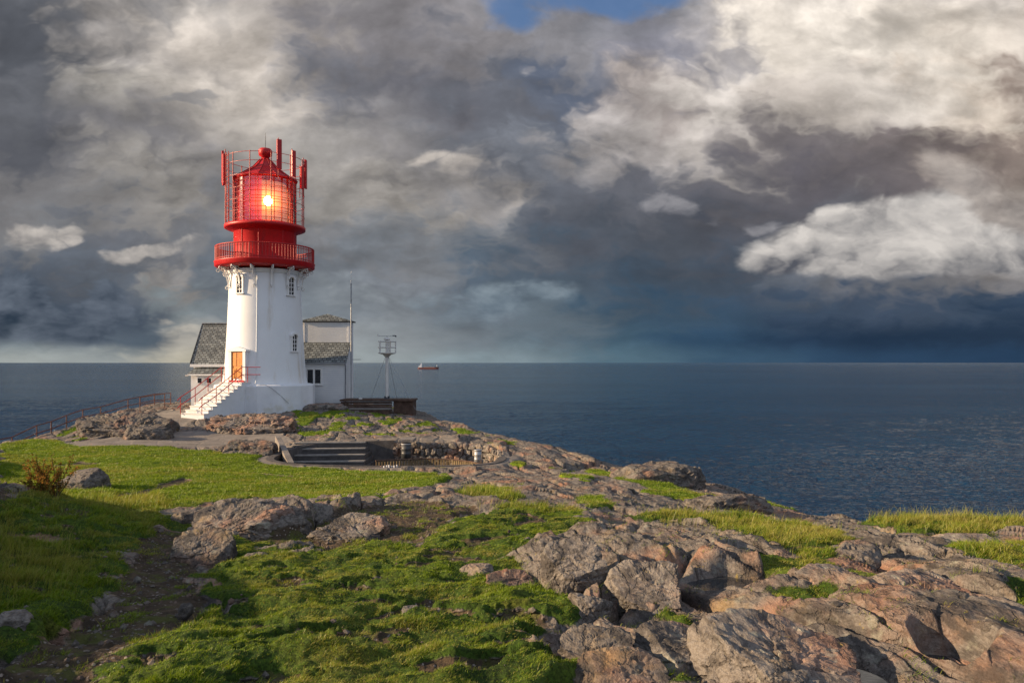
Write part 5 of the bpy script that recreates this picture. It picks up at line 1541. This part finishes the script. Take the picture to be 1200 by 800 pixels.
gv = mesh_np('gravel', VX.reshape(-1, 3), FX, make_rock_mat('loose_stone', 0.6, 0.4, 0.004, (3, 60, 7), 2.0))
tag(gv, 'loose grey and brown stones scattered over the dirt and bare rock', 'gravel', kind='stuff')


# ------------------------------------------------------------------ grass
def grass_mat(name, c_root, c_mid, c_tip, straw, transl=0.35):
    m_, t, b = new_mat(name)
    R_ = attr(t, 'rnd'); Hh = attr(t, 'along'); S_ = attr(t, 'straw')
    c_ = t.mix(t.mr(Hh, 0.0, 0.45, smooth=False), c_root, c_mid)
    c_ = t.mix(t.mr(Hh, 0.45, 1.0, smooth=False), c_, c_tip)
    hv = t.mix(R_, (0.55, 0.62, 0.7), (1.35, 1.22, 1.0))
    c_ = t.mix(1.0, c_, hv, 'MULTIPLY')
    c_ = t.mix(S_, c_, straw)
    m_.node_tree.nodes.remove(b)
    d = t.n.new('ShaderNodeBsdfDiffuse'); tl = t.n.new('ShaderNodeBsdfTranslucent'); gl = t.n.new('ShaderNodeBsdfGlossy')
    t.put(d.inputs[0], c_); t.put(tl.inputs[0], t.mix(0.5, c_, t.mix(1.0, c_, (1.4, 1.3, 0.5), 'MULTIPLY')))
    gl.inputs['Roughness'].default_value = 0.45; gl.inputs[0].default_value = (0.5, 0.5, 0.45, 1)
    m1 = t.n.new('ShaderNodeMixShader'); m1.inputs[0].default_value = transl
    t.l.new(d.outputs[0], m1.inputs[1]); t.l.new(tl.outputs[0], m1.inputs[2])
    m2 = t.n.new('ShaderNodeMixShader'); m2.inputs[0].default_value = 0.05
    t.l.new(m1.outputs[0], m2.inputs[1]); t.l.new(gl.outputs[0], m2.inputs[2])
    t.l.new(m2.outputs[0], t.n['Material Output'].inputs[0])
    return m_


def blades(name, x, y, z, h, wd, lean, mat, label, rs, strawp, cluster=0.0, segs=2):
    n = len(x); az = rs.rand(n) * 2 * math.pi
    side = np.stack([np.cos(az), np.sin(az), 0 * az], -1)
    bend_az = rs.normal(0.3, 1.3, n); amt = lean * (0.3 + rs.rand(n)) * h
    bd = np.stack([np.cos(bend_az), np.sin(bend_az), 0 * az], -1)
    p0 = np.stack([x, y, z - 0.01], -1)
    L = []; A = []
    ts = [0.0, 0.55, 1.0] if segs == 2 else [0.0, 1.0]
    for t_ in ts[:-1]:
        c = p0 + np.stack([0 * h, 0 * h, h * t_], -1) * (1 - 0.12 * t_) + bd * (amt * t_ * t_)[:, None]
        ww = wd * (1 - 0.35 * t_) * 0.5
        L += [c - side * ww[:, None], c + side * ww[:, None]]; A += [t_, t_]
    tip = p0 + np.stack([0 * h, 0 * h, h * 0.92], -1) + bd * amt[:, None]
    L.append(tip); A.append(1.0)
    V = np.stack(L, 1); k = V.shape[1]
    f = [[0, 1, 3], [0, 3, 2], [2, 3, 4]] if segs == 2 else [[0, 1, 2]]
    F_ = (np.array(f)[None] + (np.arange(n) * k)[:, None, None]).reshape(-1, 3)
    al = np.tile(np.array(A), n); r_ = np.repeat(rs.rand(n), k)
    st = np.repeat(strawp, k) * np.tile(0.35 + 0.65 * np.array(A), n)
    o = mesh_np(name, V.reshape(-1, 3), F_, mat, dict(rnd=r_, along=al, straw=st))
    return tag(o, label, 'grass', kind='stuff')


TALL = [(W(p), h_, s_) for p, h_, s_ in [
 ([(-40,600),(15,590),(60,575),(130,588),(190,590),(195,622),(160,632),(135,680),(70,710),(-40,720)], 0.045, 0.03),
 ([(120,578),(190,576),(200,600),(100,600)], 0.06, 0.15),
 ([(530,578),(570,571),(620,583),(600,587),(550,583)], 0.09, 0.4),
 ([(560,595),(640,590),(700,600),(640,603)], 0.06, 0.5),
 ([(735,598),(800,600),(870,603),(940,612),(1000,626),(1003,640),(945,670),(925,655),(880,636),(820,616),(760,607)], 0.06, 0.5),
 ([(1005,613),(1060,605),(1200,612),(1300,614),(1300,625),(1200,621),(1120,632),(1060,620)], 0.09, 0.6),
 ([(1105,640),(1150,634),(1300,650),(1300,690),(1150,664)], 0.06, 0.35),
 ([(605,668),(650,655),(665,690),(630,700)], 0.07, 0.1),
 ([(826,735),(842,745),(855,785),(832,785),(815,760)], 0.08, 0.15),
]]
def tallness(x, y):
    h = np.zeros(x.shape); s = np.zeros(x.shape)
    for p, h_, s_ in TALL:
        m = sstep(-0.15, 0.25, polysd(x, y, p)); h = np.maximum(h, m * h_); s = np.maximum(s, m * s_)
    return h, s
# in the foreground bunches of blades; thinner and rarer with distance
G_ = np.where(inview, sstep(0.25, 0.7, M_g), 0)
clump = 0.10 + 0.90 * sstep(-0.25, 0.28, fbm(GX * 4.5, GY * 4.5, 4, 0.6, 61))
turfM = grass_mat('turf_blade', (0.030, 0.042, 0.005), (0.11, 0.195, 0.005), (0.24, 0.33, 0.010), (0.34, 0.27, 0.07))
rs = np.random.RandomState(21)
def grow(name, wgt, n, hfun, wfun, lean, label, segs, base_straw):
    x, y, z, r_, c_ = scatter(wgt, n, rs)
    th, ts_ = tallness(x, y)
    nz = fbm(x * 0.8, y * 0.8, 4, 0.55, 71) + fbm(x * 0.16, y * 0.3, 3, 0.55, 73) * sstep(12, 18, y); nz2 = fbm(x * 3.0, y * 3.0, 3, 0.6, 72)
    h = hfun(x, y, nz2, rs.rand(n)) * (1 + 0.9 * sstep(0.15, 0.5, fbm(x * 2.2, y * 2.2, 3, 0.6, 91))) + th * (0.15 + 1.3 * rs.rand(n) ** 1.6) * (0.4 + 1.0 * sstep(-0.2, 0.3, fbm(x * 2.5, y * 2.5, 3, 0.6, 92)))
    pst = np.clip(base_straw + ts_ * 0.7 + nz * 0.5, 0, 0.95)
    st = (rs.rand(n) < pst) * (0.45 + 0.55 * rs.rand(n)) + 0.25 * sstep(0.0, 0.4, nz)
    return blades(name, x, y, z, h, wfun(y), lean, turfM, label, rs, np.clip(st, 0, 1), segs=segs)
near_w = G_ * clump * (GY < 13.8) / (1 + (GY / 5.0) ** 2.0)
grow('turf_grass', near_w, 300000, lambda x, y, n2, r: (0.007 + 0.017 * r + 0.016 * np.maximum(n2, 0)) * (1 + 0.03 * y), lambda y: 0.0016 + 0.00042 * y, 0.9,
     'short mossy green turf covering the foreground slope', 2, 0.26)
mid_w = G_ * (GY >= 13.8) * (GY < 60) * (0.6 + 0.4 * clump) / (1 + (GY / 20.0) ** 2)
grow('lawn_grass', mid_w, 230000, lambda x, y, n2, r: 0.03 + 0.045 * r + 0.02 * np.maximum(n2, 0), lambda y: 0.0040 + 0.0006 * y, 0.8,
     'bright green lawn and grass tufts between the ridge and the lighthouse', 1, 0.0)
# tufts where soil shows and along cracks of the rock
tuft_w = np.where(inview, (M_d * 0.5 + 0.12) * (1 - M_w) * sstep(0.22, 0.42, fbm(GX * 2.6, GY * 2.6, 4, 0.6, 63)), 0) * (GY < 16) * (M_s > 0.3) / (1 + (GY / 5.0) ** 2)
grow('grass_tufts', tuft_w, 40000, lambda x, y, n2, r: 0.015 + 0.035 * r, lambda y: 0.0016 + 0.0004 * y, 1.0,
     'sparse low tufts growing in the soil and rock cracks', 2, 0.25)
# long stalks on the left bank, along the lawn edge and on the right ridge
def stalk_w(polys):
    m = np.zeros(GX.shape)
    for p, k in polys: m = np.maximum(m, k * sstep(-0.1, 0.15, polysd(GX, GY, W(p))))
    return m * (0.15 + sstep(0.0, 0.4, fbm(GX * 1.8, GY * 1.8, 3, 0.5, 66)))
sw = stalk_w([([(10,578),(190,578),(200,600),(120,605),(10,600)], 1.0), ([(-30,625),(90,635),(100,700),(-30,730)], 3.0), ([(1005,613),(1060,605),(1250,612),(1250,625),(1060,622)], 1.2),
              ([(740,600),(870,605),(1000,628),(940,665),(860,630)], 0.45), ([(540,576),(610,576),(610,586),(540,584)], 1.2), ([(560,592),(690,595),(640,604),(560,600)], 0.4)])
nst = 3400
x, y, z, _, _ = scatter(sw, nst, rs)
blades('tall_grass', x, y, z, 0.14 + 0.22 * rs.rand(nst) ** 1.5, 0.0014 + 0.00035 * y, 0.45, turfM, 'long pale seed stalks standing above the grass', rs, 0.35 + 0.6 * rs.rand(nst))

# ------------------------------------------------------------------ the rust coloured bush on the left bank
def leaf_mat(name, c1, c2):
    m_, t, b = new_mat(name)
    R_ = attr(t, 'rnd')
    c_ = t.mix(R_, c1, c2)
    m_.node_tree.nodes.remove(b)
    d = t.n.new('ShaderNodeBsdfDiffuse'); tl = t.n.new('ShaderNodeBsdfTranslucent')
    t.put(d.inputs[0], c_); t.put(tl.inputs[0], c_)
    m1 = t.n.new('ShaderNodeMixShader'); m1.inputs[0].default_value = 0.4
    t.l.new(d.outputs[0], m1.inputs[1]); t.l.new(tl.outputs[0], m1.inputs[2]); t.l.new(m1.outputs[0], t.n['Material Output'].inputs[0])
    return m_
by_ = 12.3; bx_ = (54 - 600) / PXF * by_; bzz = zat(bx_, by_)
bush = thing('autumn_bush', 'small bush with upright stems and rust brown leaves on the left grassy bank', 'bush', (bx_, by_, bzz))
random.seed(9)
stm = MB(); LV = []; LR = []
for k in range(34):
    a_ = random.uniform(0, 6.28); sp_ = random.uniform(0.05, 0.55); hh = random.uniform(0.30, 0.80) * (1.0 if sp_ < 0.35 else 0.7)
    px0 = random.uniform(-0.22, 0.22); pts = [(px0, random.uniform(-.1, .1), -0.03)]
    for q in range(1, 6):
        u = q / 5; pts.append((px0 + math.cos(a_) * sp_ * u ** 1.2 * 0.8 + random.uniform(-.02, .02), math.sin(a_) * sp_ * u ** 1.2 * 0.6, hh * u))
    stm.tube(pts, 0.008, 4, r2=0.003)
    for q in range(80):
        u = random.uniform(0.25, 1.0) ; i = min(4, int(u * 5)); f_ = u * 5 - i
        p = Vector(pts[i]).lerp(Vector(pts[i + 1]), f_) + Vector((random.uniform(-.035, .035), random.uniform(-.035, .035), random.uniform(-.02, .02)))
        d = Vector((random.uniform(-1, 1), random.uniform(-1, 1), random.uniform(-.2, 1))).normalized(); e = d.orthogonal().normalized()
        s_ = random.uniform(0.015, 0.030)
        LV += [p - e * s_ * 0.45, p + d * s_, p + e * s_ * 0.45, p - d * s_ * 0.6]; LR += [random.random()] * 4
stm.build('stem', simple_mat('dark_twig', (0.06, 0.035, 0.022), 0.8), bush)
lf = mesh_np('foliage', np.array([tuple(v) for v in LV]), np.arange(len(LV)).reshape(-1, 4), leaf_mat('rust_leaf', (0.08, 0.10, 0.015), (0.36, 0.15, 0.04)), dict(rnd=np.array(LR)))
lf.parent = bush
